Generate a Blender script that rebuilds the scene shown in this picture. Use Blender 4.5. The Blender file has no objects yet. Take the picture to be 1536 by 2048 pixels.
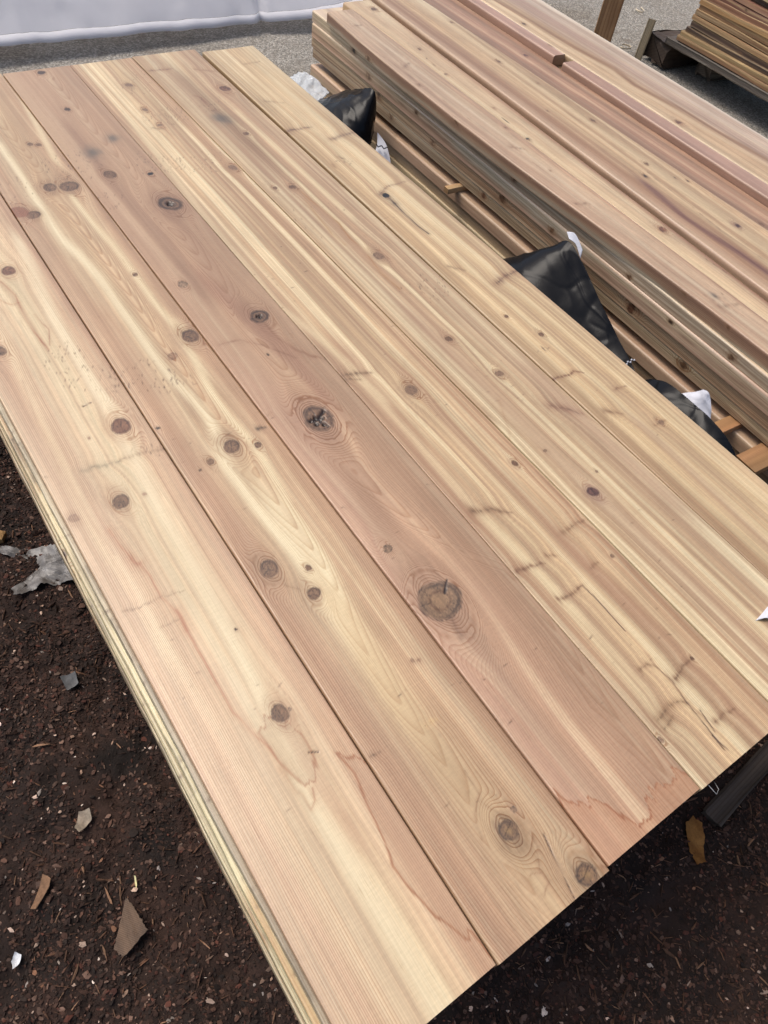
import bpy, math, random
import numpy as np

# ------------------------------------------------------------------ camera
scene = bpy.context.scene
cam_d = bpy.data.cameras.new('camera')
cam = bpy.data.objects.new('camera', cam_d)
scene.collection.objects.link(cam)
cam_d.sensor_fit = 'HORIZONTAL'
cam_d.sensor_width = 36.0
cam_d.lens = 1473.456 / 1536.0 * 36.0
cam_d.clip_start = 0.02
cam_d.clip_end = 500.0
cam.rotation_mode = 'XYZ'
cam.location = (-0.0634, 0.0354, 0.7275)
cam.rotation_euler = (0.6655, -0.1228, -0.5988)
scene.camera = cam

# ------------------------------------------------------------------ light
SUN_EL, SUN_AZ = math.radians(62), math.radians(-30)     # azimuth measured from +Y towards +X
world = bpy.data.worlds.new('World')
scene.world = world
world.use_nodes = True
wn = world.node_tree
wn.nodes.clear()
wo = wn.nodes.new('ShaderNodeOutputWorld')
wb = wn.nodes.new('ShaderNodeBackground')
sky = wn.nodes.new('ShaderNodeTexSky')
sky.sky_type = 'NISHITA'
sky.sun_disc = False
sky.sun_elevation = SUN_EL
sky.sun_rotation = SUN_AZ
sky.air_density = 1.0
sky.dust_density = 5.0
sky.ozone_density = 1.0
wb.inputs['Strength'].default_value = 0.15
wn.links.new(sky.outputs['Color'], wb.inputs['Color'])
wn.links.new(wb.outputs['Background'], wo.inputs['Surface'])

sun_d = bpy.data.lights.new('sun', 'SUN')
sun_d.energy = 1.5
sun_d.angle = math.radians(32)
sun_d.color = (1.0, 0.96, 0.90)
sun = bpy.data.objects.new('sun', sun_d)
scene.collection.objects.link(sun)
sun.rotation_euler = (math.pi / 2 - SUN_EL, 0, math.pi - SUN_AZ)

vs = scene.view_settings
vs.view_transform = 'Standard'
vs.look = 'None'
vs.exposure = 0.27
vs.gamma = 1.0

# ------------------------------------------------------------------ helpers
COL = scene.collection
GROUND_Z = -0.55


def link(o, label=None, cat=None, group=None, kind=None, parent=None):
    COL.objects.link(o)
    if parent is not None:
        o.parent = parent
    if label:
        o['label'] = label
    if cat:
        o['category'] = cat
    if group:
        o['group'] = group
    if kind:
        o['kind'] = kind
    return o


def s2l(c):
    c = np.clip(np.asarray(c, float), 0, 1)
    return np.where(c <= 0.04045, c / 12.92, ((c + 0.055) / 1.055) ** 2.4)


def rgb(r, g, b):
    v = s2l(np.array([r, g, b]) / 255.0)
    return (float(v[0]), float(v[1]), float(v[2]), 1.0)


def _hash(ix, iy, seed):
    h = (ix.astype(np.int64) * 374761393 + iy.astype(np.int64) * 668265263 + seed * 1442695041) & 0xFFFFFFFF
    h = ((h ^ (h >> 13)) * 1274126177) & 0xFFFFFFFF
    h = ((h ^ (h >> 16)) * 2246822519) & 0xFFFFFFFF
    return ((h ^ (h >> 15)) & 0xFFFFFF) / float(0xFFFFFF)


def vnoise(x, y, seed=0):
    x = np.asarray(x, float)
    y = np.asarray(y, float)
    ix = np.floor(x)
    iy = np.floor(y)
    fx = x - ix
    fy = y - iy
    fx = fx * fx * fx * (fx * (fx * 6 - 15) + 10)
    fy = fy * fy * fy * (fy * (fy * 6 - 15) + 10)
    a = _hash(ix, iy, seed)
    b = _hash(ix + 1, iy, seed)
    c = _hash(ix, iy + 1, seed)
    d = _hash(ix + 1, iy + 1, seed)
    return (a + (b - a) * fx + (c - a) * fy + (a - b - c + d) * fx * fy) * 2 - 1


def fbm(x, y, seed=0, octs=3, gain=0.5):
    s = 0
    amp = 1.0
    tot = 0
    for k in range(octs):
        s = s + amp * vnoise(x * 2 ** k, y * 2 ** k, seed + 17 * k)
        tot += amp
        amp *= gain
    return s / tot


def mesh_arrays(name, verts, quads, tris=None, smooth=True, ngons=None):
    """mesh from numpy arrays of quads and triangles, plus a few ngons"""
    verts = np.asarray(verts, np.float32)
    parts, starts, tot = [], [], 0
    for arr, n in ((quads, 4), (tris, 3)):
        if arr is not None and len(arr):
            arr = np.asarray(arr, np.int32).reshape(-1, n)
            parts.append(arr.ravel())
            starts.append(tot + np.arange(len(arr)) * n)
            tot += arr.size
    nsm = sum(len(s) for s in starts)
    for ng in ngons or ():
        parts.append(np.asarray(ng, np.int32))
        starts.append(np.array([tot]))
        tot += len(ng)
    loops = np.concatenate(parts)
    starts = np.concatenate(starts).astype(np.int32)
    me = bpy.data.meshes.new(name)
    me.vertices.add(len(verts))
    me.vertices.foreach_set('co', verts.ravel())
    me.loops.add(len(loops))
    me.loops.foreach_set('vertex_index', loops)
    me.polygons.add(len(starts))
    me.polygons.foreach_set('loop_start', starts)
    sm = np.zeros(len(starts), bool)
    if smooth:
        sm[:nsm] = True
    me.polygons.foreach_set('use_smooth', sm)
    me.update(calc_edges=True)
    return me


def grid_quads(nr, nc):
    i = np.arange(nr - 1)[:, None] * nc + np.arange(nc - 1)[None, :]
    return np.stack([i, i + 1, i + nc + 1, i + nc], -1).reshape(-1, 4)


# ------------------------------------------------------------------ materials
def new_mat(name):
    m = bpy.data.materials.new(name)
    m.use_nodes = True
    nt = m.node_tree
    return m, nt, nt.nodes['Principled BSDF']


def N(nt, typ, **kw):
    n = nt.nodes.new(typ)
    for k, v in kw.items():
        if k in n.inputs:
            n.inputs[k].default_value = v
        else:
            setattr(n, k, v)
    return n


def math_n(nt, op, a, b=None, clamp=False):
    n = nt.nodes.new('ShaderNodeMath')
    n.operation = op
    n.use_clamp = clamp
    for i, v in enumerate((a, b)):
        if v is None:
            continue
        if isinstance(v, (int, float)):
            n.inputs[i].default_value = v
        else:
            nt.links.new(v, n.inputs[i])
    return n.outputs[0]


def mix_col(nt, fac, a, b, blend='MIX'):
    n = nt.nodes.new('ShaderNodeMix')
    n.data_type = 'RGBA'
    n.blend_type = blend
    for sock, v in ((n.inputs[0], fac), (n.inputs[6], a), (n.inputs[7], b)):
        if isinstance(v, (int, float)):
            sock.default_value = v
        elif isinstance(v, tuple):
            sock.default_value = v
        else:
            nt.links.new(v, sock)
    return n.outputs[2]


def noise_n(nt, vec, scale, detail=3.0, rough=0.55):
    n = N(nt, 'ShaderNodeTexNoise')
    n.inputs['Scale'].default_value = scale
    n.inputs['Detail'].default_value = detail
    n.inputs['Roughness'].default_value = rough
    nt.links.new(vec, n.inputs['Vector'])
    return n.outputs['Fac']


def cedar_material(name, gain=1.0, line_k=1.0, rough=0.40):
    """planed cedar: tone and growth-ring coordinate come with the mesh, rings, fibres and pores are nodes"""
    m, nt, bs = new_mat(name)
    L = nt.links
    att = N(nt, 'ShaderNodeAttribute', attribute_name='wood_tone')
    gr = N(nt, 'ShaderNodeAttribute', attribute_name='ring_phase')
    tc = N(nt, 'ShaderNodeTexCoord')
    mp = N(nt, 'ShaderNodeMapping')
    L.new(tc.outputs['Object'], mp.inputs['Vector'])
    mp.inputs['Scale'].default_value = (1.0, 0.035, 1.0)
    fib = noise_n(nt, mp.outputs['Vector'], 900.0, 3.0)
    mp2 = N(nt, 'ShaderNodeMapping')
    L.new(tc.outputs['Object'], mp2.inputs['Vector'])
    mp2.inputs['Scale'].default_value = (1.0, 0.012, 1.0)
    fib2 = noise_n(nt, mp2.outputs['Vector'], 260.0, 4.0)
    mp3 = N(nt, 'ShaderNodeMapping')
    L.new(tc.outputs['Object'], mp3.inputs['Vector'])
    mp3.inputs['Scale'].default_value = (0.25, 1.0, 1.0)
    saw = noise_n(nt, mp3.outputs['Vector'], 420.0, 2.0)
    fr = math_n(nt, 'FRACT', gr.outputs['Fac'])
    line = math_n(nt, 'POWER', fr, 3.0)
    # the last tenth of every ring falls off again so that the ring edge is not a hard step
    fall = math_n(nt, 'MULTIPLY', math_n(nt, 'SUBTRACT', 1.0, fr), 9.0, True)
    line = math_n(nt, 'MULTIPLY', line, fall)
    lf = math_n(nt, 'MULTIPLY', line, att.outputs['Alpha'])
    lf = math_n(nt, 'MULTIPLY', lf, 2.1 * line_k, True)
    base = mix_col(nt, 1.0, att.outputs['Color'], (gain, gain, gain, 1), 'MULTIPLY')
    dark = mix_col(nt, 1.0, base, (0.60, 0.43, 0.31, 1), 'MULTIPLY')
    c1 = mix_col(nt, lf, base, dark)
    f2 = math_n(nt, 'MULTIPLY', math_n(nt, 'SUBTRACT', fib2, 0.42), 1.5, True)
    c2 = mix_col(nt, math_n(nt, 'MULTIPLY', f2, 0.72), c1, mix_col(nt, 1.0, c1, (0.83, 0.76, 0.68, 1), 'MULTIPLY'))
    pore = math_n(nt, 'MULTIPLY', math_n(nt, 'SUBTRACT', fib, 0.60), 5.0, True)
    c3 = mix_col(nt, math_n(nt, 'MULTIPLY', pore, 0.70), c2, mix_col(nt, 1.0, c2, (0.62, 0.5, 0.4, 1), 'MULTIPLY'))
    sw = math_n(nt, 'ADD', math_n(nt, 'MULTIPLY', math_n(nt, 'SUBTRACT', saw, 0.5), 0.24), 1.0)
    swc = N(nt, 'ShaderNodeCombineColor')
    for i in range(3):
        L.new(sw, swc.inputs[i])
    c4 = mix_col(nt, 1.0, c3, swc.outputs[0], 'MULTIPLY')
    L.new(c4, bs.inputs['Base Color'])
    bs.inputs['Roughness'].default_value = rough
    bs.inputs['Specular IOR Level'].default_value = 0.55
    h = math_n(nt, 'ADD', math_n(nt, 'MULTIPLY', fib, 0.6), math_n(nt, 'MULTIPLY', lf, 0.5))
    h = math_n(nt, 'ADD', h, math_n(nt, 'MULTIPLY', saw, 0.35))
    bp = N(nt, 'ShaderNodeBump')
    bp.inputs['Strength'].default_value = 0.35
    bp.inputs['Distance'].default_value = 0.0006
    L.new(h, bp.inputs['Height'])
    L.new(bp.outputs['Normal'], bs.inputs['Normal'])
    return m


MAT_CEDAR = cedar_material('planed_cedar')
MAT_ROUGH = cedar_material('rough_cedar', line_k=1.1, rough=0.75)


def chip_material(name, rough=0.85, bump=0.4):
    m, nt, bs = new_mat(name)
    att = N(nt, 'ShaderNodeAttribute', attribute_name='chip_tone')
    tc = N(nt, 'ShaderNodeTexCoord')
    nz = noise_n(nt, tc.outputs['Object'], 260.0, 4.0, 0.65)
    k = math_n(nt, 'ADD', math_n(nt, 'MULTIPLY', nz, 1.1), 0.45)
    kc = N(nt, 'ShaderNodeCombineColor')
    for i in range(3):
        nt.links.new(k, kc.inputs[i])
    c = mix_col(nt, 1.0, att.outputs['Color'], kc.outputs[0], 'MULTIPLY')
    nt.links.new(c, bs.inputs['Base Color'])
    bs.inputs['Roughness'].default_value = rough
    bs.inputs['Specular IOR Level'].default_value = 0.25
    bp = N(nt, 'ShaderNodeBump')
    bp.inputs['Strength'].default_value = bump
    bp.inputs['Distance'].default_value = 0.002
    nt.links.new(nz, bp.inputs['Height'])
    nt.links.new(bp.outputs['Normal'], bs.inputs['Normal'])
    return m


MAT_CHIP = chip_material('bark_chip_mix')


def simple_mat(name, c1, c2, scale=(40, 40, 40), rough=0.7, spec=0.3, bump=0.3, dist=0.002, detail=4.0):
    m, nt, bs = new_mat(name)
    tc = N(nt, 'ShaderNodeTexCoord')
    mp = N(nt, 'ShaderNodeMapping')
    nt.links.new(tc.outputs['Object'], mp.inputs['Vector'])
    mp.inputs['Scale'].default_value = scale
    nz = noise_n(nt, mp.outputs['Vector'], 1.0, detail, 0.6)
    k = math_n(nt, 'MULTIPLY', math_n(nt, 'SUBTRACT', nz, 0.3), 2.4, True)
    c = mix_col(nt, k, c1, c2)
    nt.links.new(c, bs.inputs['Base Color'])
    bs.inputs['Roughness'].default_value = rough
    bs.inputs['Specular IOR Level'].default_value = spec
    if bump:
        bp = N(nt, 'ShaderNodeBump')
        bp.inputs['Strength'].default_value = bump
        bp.inputs['Distance'].default_value = dist
        nt.links.new(nz, bp.inputs['Height'])
        nt.links.new(bp.outputs['Normal'], bs.inputs['Normal'])
    return m


# ------------------------------------------------------------------ wood painting
def polyd(X, Y, pts, ysc=1.0):
    """distance to a polyline in a metric that shrinks y, and the parameter along it"""
    best = np.full(X.shape, 1e9)
    tt = np.zeros(X.shape)
    n = len(pts) - 1
    for i in range(n):
        ax, ay = pts[i]
        bx, by = pts[i + 1]
        ay, by = ay * ysc, by * ysc
        dx, dy = bx - ax, by - ay
        q = dx * dx + dy * dy + 1e-12
        t = np.clip(((X - ax) * dx + (Y * ysc - ay) * dy) / q, 0, 1)
        d = (X - ax - t * dx) ** 2 + (Y * ysc - ay - t * dy) ** 2
        m = d < best
        best = np.where(m, d, best)
        tt = np.where(m, (i + t) / n, tt)
    return np.sqrt(best), tt


def lay(C, a, col):
    a = np.clip(a, 0, 1)[:, None]
    return C * (1 - a) + np.array(col, float)[None, :] / 255.0 * a


KN = {  # style: (inside, rim, halo, opacity)
    'red': ((156, 108, 78), (106, 68, 48), (196, 150, 112), 1.0),
    'brown': ((154, 116, 84), (100, 70, 48), (182, 146, 112), 1.0),
    'graybrown': ((156, 118, 86), (102, 74, 54), (178, 144, 110), 1.0),
    'rim': ((166, 130, 94), (100, 80, 66), (168, 138, 104), 1.0),
    'pith': ((126, 92, 66), (84, 62, 46), (172, 134, 106), 1.0),
    'bighole': ((158, 122, 92), (100, 74, 58), (180, 142, 116), 1.0),
    'big': ((172, 138, 104), (102, 80, 64), (178, 140, 112), 1.0),
    'ring': ((184, 152, 120), (92, 70, 56), (190, 150, 118), 1.0),
    'dark': ((92, 66, 48), (80, 56, 42), (172, 136, 104), 0.9),
    'hole': ((36, 26, 20), (46, 32, 24), (160, 124, 96), 1.0),
    'soft': ((158, 124, 96), (132, 100, 76), (176, 142, 110), 0.85),
    'faint': ((170, 132, 102), (150, 112, 86), (186, 150, 118), 0.6),
    'bluestain': ((110, 106, 100), (120, 112, 104), (140, 128, 116), 0.6),
    'redpatch': ((166, 102, 74), (150, 92, 66), (190, 140, 108), 0.6),
    'purple': ((136, 98, 88), (104, 72, 66), (170, 134, 116), 1.0),
}


def paint_wood(X, Y, xl, wd, spec, seed):
    """albedo tone (display values 0..1), ring visibility and ring phase of a board face"""
    u = np.clip((X - xl) / wd, 0, 1)
    # growth-ring coordinate: parallel lines that flow round the knots like a stream round stones
    G = X - xl + 0.0035 * fbm(X * 9, Y * 2.2, seed + 3, 3)
    for kx, ky, kr, st, rc, ha in spec.get('knots', ()):
        R = kr * 0.001 * 1.25
        if R < 0.0025 or st in ('bluestain', 'redpatch', 'faint'):
            continue
        dx = X - kx
        dy = (Y - ky) * 0.42
        r2 = dx * dx + dy * dy
        G = G - 0.8 * dx * np.minimum(1.0, R * R / (r2 + 1e-9)) * np.exp(-r2 / (16 * R * R))
    for c_, a_, h_, pts in spec.get('spikes', ()):
        d, t = polyd(X, Y, pts, 0.5)
        G = G + h_ * 0.0007 * np.exp(-(d / (h_ * 0.0016)) ** 2)
    sp = spec.get('spacing', 2.2) * 0.001
    if 'cath' in spec:
        pts = sorted(spec['cath'], key=lambda p: p[1])
        uc = np.interp(Y, [p[1] for p in pts], [p[0] for p in pts])
        q = G + xl - uc + 0.003 * fbm(X * 14, Y * 4, seed + 5, 2)
        s = spec['cath_s'] * 0.001
        Lv = q * q - s * (Y - spec['cath_v0'] + 0.05 * fbm(X * 6, Y * 5, seed + 6, 2))
        ca = 0.019
        P = np.where(Lv < 0, Lv / (2 * ca * sp), (np.sqrt(np.maximum(Lv, 0) + ca * ca) - ca) / sp)
    else:
        P = G / sp
    # spacing drifts across the board
    P = P + 0.9 * fbm(G * 55, Y * 0.5, seed + 8, 2)
    st_ = spec['stops']
    C = np.stack([np.interp(u, [a for a, _ in st_], [c[i] / 255.0 for _, c in st_]) for i in range(3)], 1)
    gs = np.interp(u, [a for a, _ in spec['gs']], [b for _, b in spec['gs']])
    # lengthwise streaks
    k = spec.get('stripes', 0.5)
    n1 = fbm(G * 95, Y * 0.9, seed + 11, 3)
    n2 = fbm(G * 260, Y * 1.6, seed + 12, 2)
    n3 = fbm(G * 32, Y * 1.3, seed + 13, 3)
    n4 = fbm(G * 620, Y * 2.2, seed + 15, 2)
    n5 = fbm(G * 1300, Y * 5.0, seed + 16, 2)
    k1 = np.clip((n1 - 0.02) * 2.1, 0, 1)
    k2 = np.clip((-n1 + 0.04) * 2.1, 0, 1)
    C = lay(C, (k1 * 0.42 + np.clip(n2 * 2.2 - 0.1, 0, 1) * 0.26) * k, (186, 148, 116))
    C = lay(C, (k2 * 0.58 + np.clip(-n2 * 2.2 - 0.2, 0, 1) * 0.34) * k, (240, 225, 188))
    C = C * (1 + (0.055 * n4 + 0.045 * n5) * (0.6 + 0.5 * k))[:, None]
    C = C * (1 + 0.07 * n3)[:, None]
    C = C * (1 + 0.035 * fbm(X * 30, Y * 12, seed + 14, 3))[:, None]
    wob = 0.0018 * fbm(X * 70, Y * 9, seed + 21, 3)
    for col, a, hw, pts in spec.get('bands', ()):
        d, t = polyd(X + wob, Y, pts, 0.22)
        f = np.exp(-(d / (hw * 0.0013)) ** 2.4)
        C = lay(C, a * f * (0.82 + 0.3 * n2), col)
    wob2 = 0.0011 * fbm(X * 160, Y * 40, seed + 22, 3)
    for col, a, ecol, ea, pts in spec.get('stains', ()):
        Ys = Y + 0.012 * fbm(X * 190, Y * 6, seed + 24, 3)
        Xs = X + wob2
        ins = np.zeros(len(X), bool)
        for i in range(len(pts)):
            (x1, y1), (x2, y2) = pts[i], pts[(i + 1) % len(pts)]
            c_ = ((y1 > Ys) != (y2 > Ys)) & (Xs < (x2 - x1) * (Ys - y1) / (y2 - y1 + 1e-12) + x1)
            ins ^= c_
        d, t = polyd(Xs, Ys, list(pts) + [pts[0]])
        sd = np.where(ins, d, -d)
        f = np.clip(0.5 + sd / 0.0024, 0, 1)
        fade = 0.55 + 0.45 * np.exp(-np.maximum(sd, 0) / 0.012)
        C = lay(C, a * f * fade, col)
        C = lay(C, ea * np.exp(-(sd / 0.0011) ** 2) * (0.6 + 0.6 * np.clip(n3 + 0.3, 0, 1)), ecol)
    for col, a, hw, pts in spec.get('lines', ()):
        d, t = polyd(X + wob2, Y + wob2 * 2, pts)
        brk = np.clip(0.55 + 1.1 * fbm(X * 60, Y * 22, seed + 25, 3), 0.1, 1.1)
        f = np.exp(-(d / (hw * 0.0006)) ** 2) * brk + 0.22 * np.exp(-(d / (hw * 0.0026)) ** 2)
        C = lay(C, 0.85 * a * f, col)
    fz = fbm(X * 420, Y * 60, seed + 23, 3)
    ff = fbm(X * 520, Y * 24, seed + 27, 2)
    for col, a, hw, pts in spec.get('spikes', ()):
        d, t = polyd(X + wob2 * 0.9, Y + wob2 * 1.6 + 0.0018 * fbm(X * 130, Y * 10, seed + 26, 2), pts, 0.8)
        wv = hw * 0.00072 * (0.35 + 0.65 * np.sqrt(np.clip(1 - t, 0, 1)))
        f = np.exp(-(d / wv) ** 2.0) * (0.75 + 0.6 * ff) + 0.34 * np.exp(-(d / (wv * 2.8)) ** 2) * np.clip(0.7 + 1.3 * ff, 0, 1.4)
        C = lay(C, 0.66 * a * f, (col[0] * 1.04, col[1] * 1.02, col[2] * 0.96))
        core = np.exp(-(d / (wv * 0.20)) ** 2)
        C = lay(C, 0.46 * a * core * np.clip(0.6 + 1.6 * fz, 0, 1), tuple(v * 0.55 for v in col))
    rs = np.random.RandomState(seed + 77)
    kk = np.zeros(len(X))
    kring = np.zeros(len(X))
    D = np.zeros(len(X))
    for kx, ky, kr, st, rc, ha in spec.get('knots', ()):
        inn, rim, halo, op = KN[st]
        R = kr * 0.001
        dx, dy = X - kx, Y - ky
        near = np.nonzero(dx * dx + dy * dy * 0.3 < (R * 5) ** 2)[0]
        if not len(near):
            continue
        dx, dy, fzn = dx[near], dy[near], fz[near]
        if st == 'bluestain':
            dd = np.sqrt((dx / (R * 0.9)) ** 2 + (dy / (R * 1.3)) ** 2) + 0.35 * fbm(dx * 120, dy * 60, seed, 3)
            C[near] = lay(C[near], op * np.exp(-np.clip(dd, 0, 9) ** 2), inn)
            continue
        rot = rs.uniform(0, 3.1)
        th = np.arctan2(dy, dx)
        sh = 0.93 + 0.07 * np.cos(2 * (th - rot)) + 0.022 * np.cos(3 * th + rot) + 0.06 * fbm(3 + np.cos(th) * 1.6, 3 + np.sin(th) * 1.6, seed + int(kx * 9999), 2)
        d = np.sqrt(dx ** 2 + (dy * 0.94) ** 2) / (R * sh)
        # halo, longer along the grain
        dh = np.sqrt(dx ** 2 + (dy * 0.62) ** 2) / R
        ca = C[near]
        ca = lay(ca, 0.60 * ha * np.exp(-((np.clip(dh - 0.8, 0, 9)) / (0.62 + 0.3 * np.sin(th - rot))) ** 2) * (0.75 + 0.6 * fzn), halo)
        d = d + 0.085 * min(1.0, 0.007 / R) * fbm(dx * 330, dy * 330, seed + 41, 3)
        if R > 0.0035 and st != 'faint':
            wr = np.exp(-(np.clip(dh - 0.95, 0, 9) / 0.85) ** 2) * 0.9
            pc = P[near[np.argmin(d)]]
            P[near] = P[near] * (1 - wr) + (pc + (dh * R + 0.0006 * fbm(dx * 200, dy * 80, seed + 45, 2)) / (sp * 0.8)) * wr
        inside = np.clip((1.08 - d) / 0.20, 0, 1)
        inside = inside * inside * (3 - 2 * inside)
        cc = np.tile(np.array(inn, float) / 255.0, (len(near), 1))
        if rc:
            ringn = 0.5 + 0.5 * np.sin((d + 0.05 * fzn) * rc * 2 * math.pi)
            cc = lay(cc, 0.42 * ringn * np.clip(0.55 + fbm(dx * 90 + 5, dy * 90, seed + 42, 2), 0.1, 1), rim)
            cc = lay(cc, 0.35 * np.clip(0.75 - d, 0, 1) + 0.28 * np.clip(fbm(dx * 160, dy * 160, seed + 43, 3), 0, 1), halo)
        cc = lay(cc, 0.62 * np.exp(-((d - 0.90) / 0.12) ** 2) * np.clip(0.75 + 0.8 * np.cos(th - rot), 0.25, 1.1), rim)
        cc = lay(cc, 0.34 * np.clip(fzn * 1.5 + 0.2, 0, 1), rim)
        cc = cc * (1 + 0.16 * fbm(dx * 700, dy * 700, seed + 46, 2))[:, None]
        ca = ca * (1 - op * inside[:, None]) + cc * (op * inside)[:, None]
        if rc and R > 0.006:
            rays = np.clip(1 - np.abs(fbm(9 + np.cos(th) * 3.2, 9 + np.sin(th) * 3.2, seed + 47 + int(kx * 3000), 2)) * 16, 0, 1)
            ca = lay(ca, 0.55 * rays * inside * np.clip((d - 0.12) / 0.3, 0, 1), tuple(v * 0.6 for v in rim))
        # thin bark line round the knot
        ca = lay(ca, (0.42 if R > 0.006 else 0.2) * op * np.exp(-((d - 1.04) / 0.05) ** 2) * np.clip(0.4 + 1.3 * fbm(2 + np.cos(th) * 2, 2 + np.sin(th) * 2, seed + 44, 2), 0, 1.2), tuple(v * 0.55 for v in rim))
        hol = None
        if st == 'pith':
            hol = np.clip((0.34 + 0.14 * fbm(dx * 500, dy * 500, seed, 2) - d) / 0.08, 0, 1)
            ca = lay(ca, 0.6 * np.exp(-((d - 0.62) / 0.07) ** 2), (176, 140, 104))
        if st == 'bighole':
            star = 0.33 + 0.09 * np.cos(2 * th + 0.6) + 0.26 * fbm(dx * 420, dy * 420, seed, 2)
            hol = np.clip((star - d) / 0.08, 0, 1)
            blob = np.exp(-((dx + 0.30 * R) ** 2 + (dy + 0.32 * R) ** 2) / (0.16 * R) ** 2)
            blob += np.exp(-((dx - 0.05 * R) ** 2 + (dy + 0.55 * R) ** 2) / (0.12 * R) ** 2)
            blob += np.exp(-((dx + 0.48 * R) ** 2 + (dy - 0.05 * R) ** 2) / (0.13 * R) ** 2)
            dl, _ = polyd(dx, dy, [(0.05 * R, 0.1 * R), (0.62 * R, 0.42 * R)])
            dl2, _ = polyd(dx, dy, [(0.0, -0.1 * R), (0.22 * R, -0.8 * R)])
            hol = np.clip(hol + 1.2 * blob + np.exp(-(dl / (0.1 * R)) ** 2) + 0.8 * np.exp(-(dl2 / (0.05 * R)) ** 2), 0, 1)
        if st == 'big':
            ca = lay(ca, 0.6 * np.exp(-((d - 0.50) / 0.08) ** 2) * (0.4 + 0.9 * np.clip(fzn + 0.2, 0, 1)), (120, 82, 50))
            ca = lay(ca, 0.5 * np.clip((0.44 - d) / 0.1, 0, 1), (176, 140, 100))
            dl, _ = polyd(dx, dy, [(0.48 * R, 0.30 * R), (0.95 * R, 0.72 * R)])
            dl2, _ = polyd(dx, dy, [(0.42 * R, 0.20 * R), (0.60 * R, 0.34 * R)])
            hol = np.clip(0.9 * np.exp(-(dl / (0.04 * R)) ** 2) + 0.9 * np.exp(-(dl2 / (0.055 * R)) ** 2), 0, 1)
            lo = np.exp(-((d - 1.03) / 0.05) ** 2) * np.clip(-dy / R + 0.2, 0, 1)
            hol = np.clip(hol + 0.55 * lo * np.clip(0.4 + fzn, 0, 1), 0, 1)
        if st in ('rim',):
            dl, _ = polyd(dx, dy, [(-0.55 * R, -0.1 * R), (0.6 * R, 0.45 * R)])
            ca = lay(ca, 0.75 * np.exp(-(dl / (0.05 * R)) ** 2), (70, 48, 36))
            ca = lay(ca, 0.5 * np.exp(-(d / 0.35) ** 2), (186, 150, 92))
        if st == 'purple':
            dl, _ = polyd(dx, dy, [(0.0, -0.6 * R), (0.1 * R, 0.6 * R)])
            ca = lay(ca, 0.8 * np.exp(-(dl / (0.07 * R)) ** 2), (70, 46, 44))
        if st in ('brown', 'graybrown', 'red') and R > 0.007:
            a0 = rs.uniform(0, 6.28)
            dl, _ = polyd(dx, dy, [(0, 0), (0.7 * R * math.cos(a0), 0.7 * R * math.sin(a0))])
            dl2, _ = polyd(dx, dy, [(-0.3 * R, 0.1 * R), (0.35 * R * math.cos(a0 + 2), 0.5 * R * math.sin(a0 + 2))])
            ca = lay(ca, 0.5 * np.exp(-(np.minimum(dl, dl2) / (0.05 * R)) ** 2), tuple(v * 0.5 for v in rim))
        if hol is not None:
            ca = lay(ca, 0.92 * hol, (58, 38, 26))
            D[near] = np.maximum(D[near], (0.0008 if st == 'big' else min(0.004, 0.3 * R)) * hol)
        C[near] = ca
        kring[near] = np.maximum(kring[near], np.exp(-(np.clip(dh - 1.0, 0, 9) / 0.6) ** 2) * (R > 0.0035))
        kk[near] = np.maximum(kk[near], inside * (op > 0.7))
    for pts in spec.get('cracks', ()):
        d, t = polyd(X + wob2 * 0.5 + 0.0010 * fbm(X * 30, Y * 45, seed + 28, 2), Y, pts)
        gap = np.clip(0.65 + 1.2 * fbm(X * 80, Y * 40, seed + 29, 2), 0.12, 1.0)
        f = np.exp(-(d / (0.0007 * (1.15 - np.abs(t - 0.5)))) ** 2) * gap
        C = lay(C, 0.85 * f, (82, 58, 42))
        C = lay(C, 0.25 * np.exp(-(d / 0.003) ** 2) * np.clip(0.5 + 1.5 * ff, 0, 1.3), (176, 138, 104))
        D = np.maximum(D, 0.0012 * f)
    for cx, cy, ax, ay, bx, by, n in spec.get('specks', ()):
        for j in range(int(n * 0.6)):
            while True:
                a, b = rs.uniform(-1, 1, 2)
                if n >= 25:
                    b = round(b * 4.5) / 4.5 + rs.normal(0, 0.025)
                    a = round(a * 7) / 7 + 0.05 * b + rs.normal(0, 0.03)
                if a * a + b * b < 1:
                    break
            px, py = cx + a * ax + b * bx, cy + a * ay + b * by
            ll = rs.uniform(0.0013, 0.0036)
            an = rs.normal(0.0, 0.25) + (1.25 if n >= 25 else 0)
            dx, dy = X - px, Y - py
            idx = np.nonzero((np.abs(dx) < 0.008) & (np.abs(dy) < 0.008))[0]
            if not len(idx):
                continue
            dx, dy = dx[idx], dy[idx]
            a2 = dx * math.cos(an) + dy * math.sin(an)
            b2 = -dx * math.sin(an) + dy * math.cos(an)
            f = np.exp(-(a2 / ll) ** 2 - (b2 / 0.0008) ** 2)
            C[idx] = lay(C[idx], rs.uniform(0.15, 0.6) * f, (110, 82, 60))
    gs = np.clip(gs + 0.35 * kring, 0, 1) * (1 - 0.9 * kk) * (0.75 + 0.5 * np.clip(n3 + 0.3, 0, 1))
    return np.clip(C, 0, 1), gs, P, D


TONE_K = 0.80     # display value of a lit board to albedo


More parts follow.
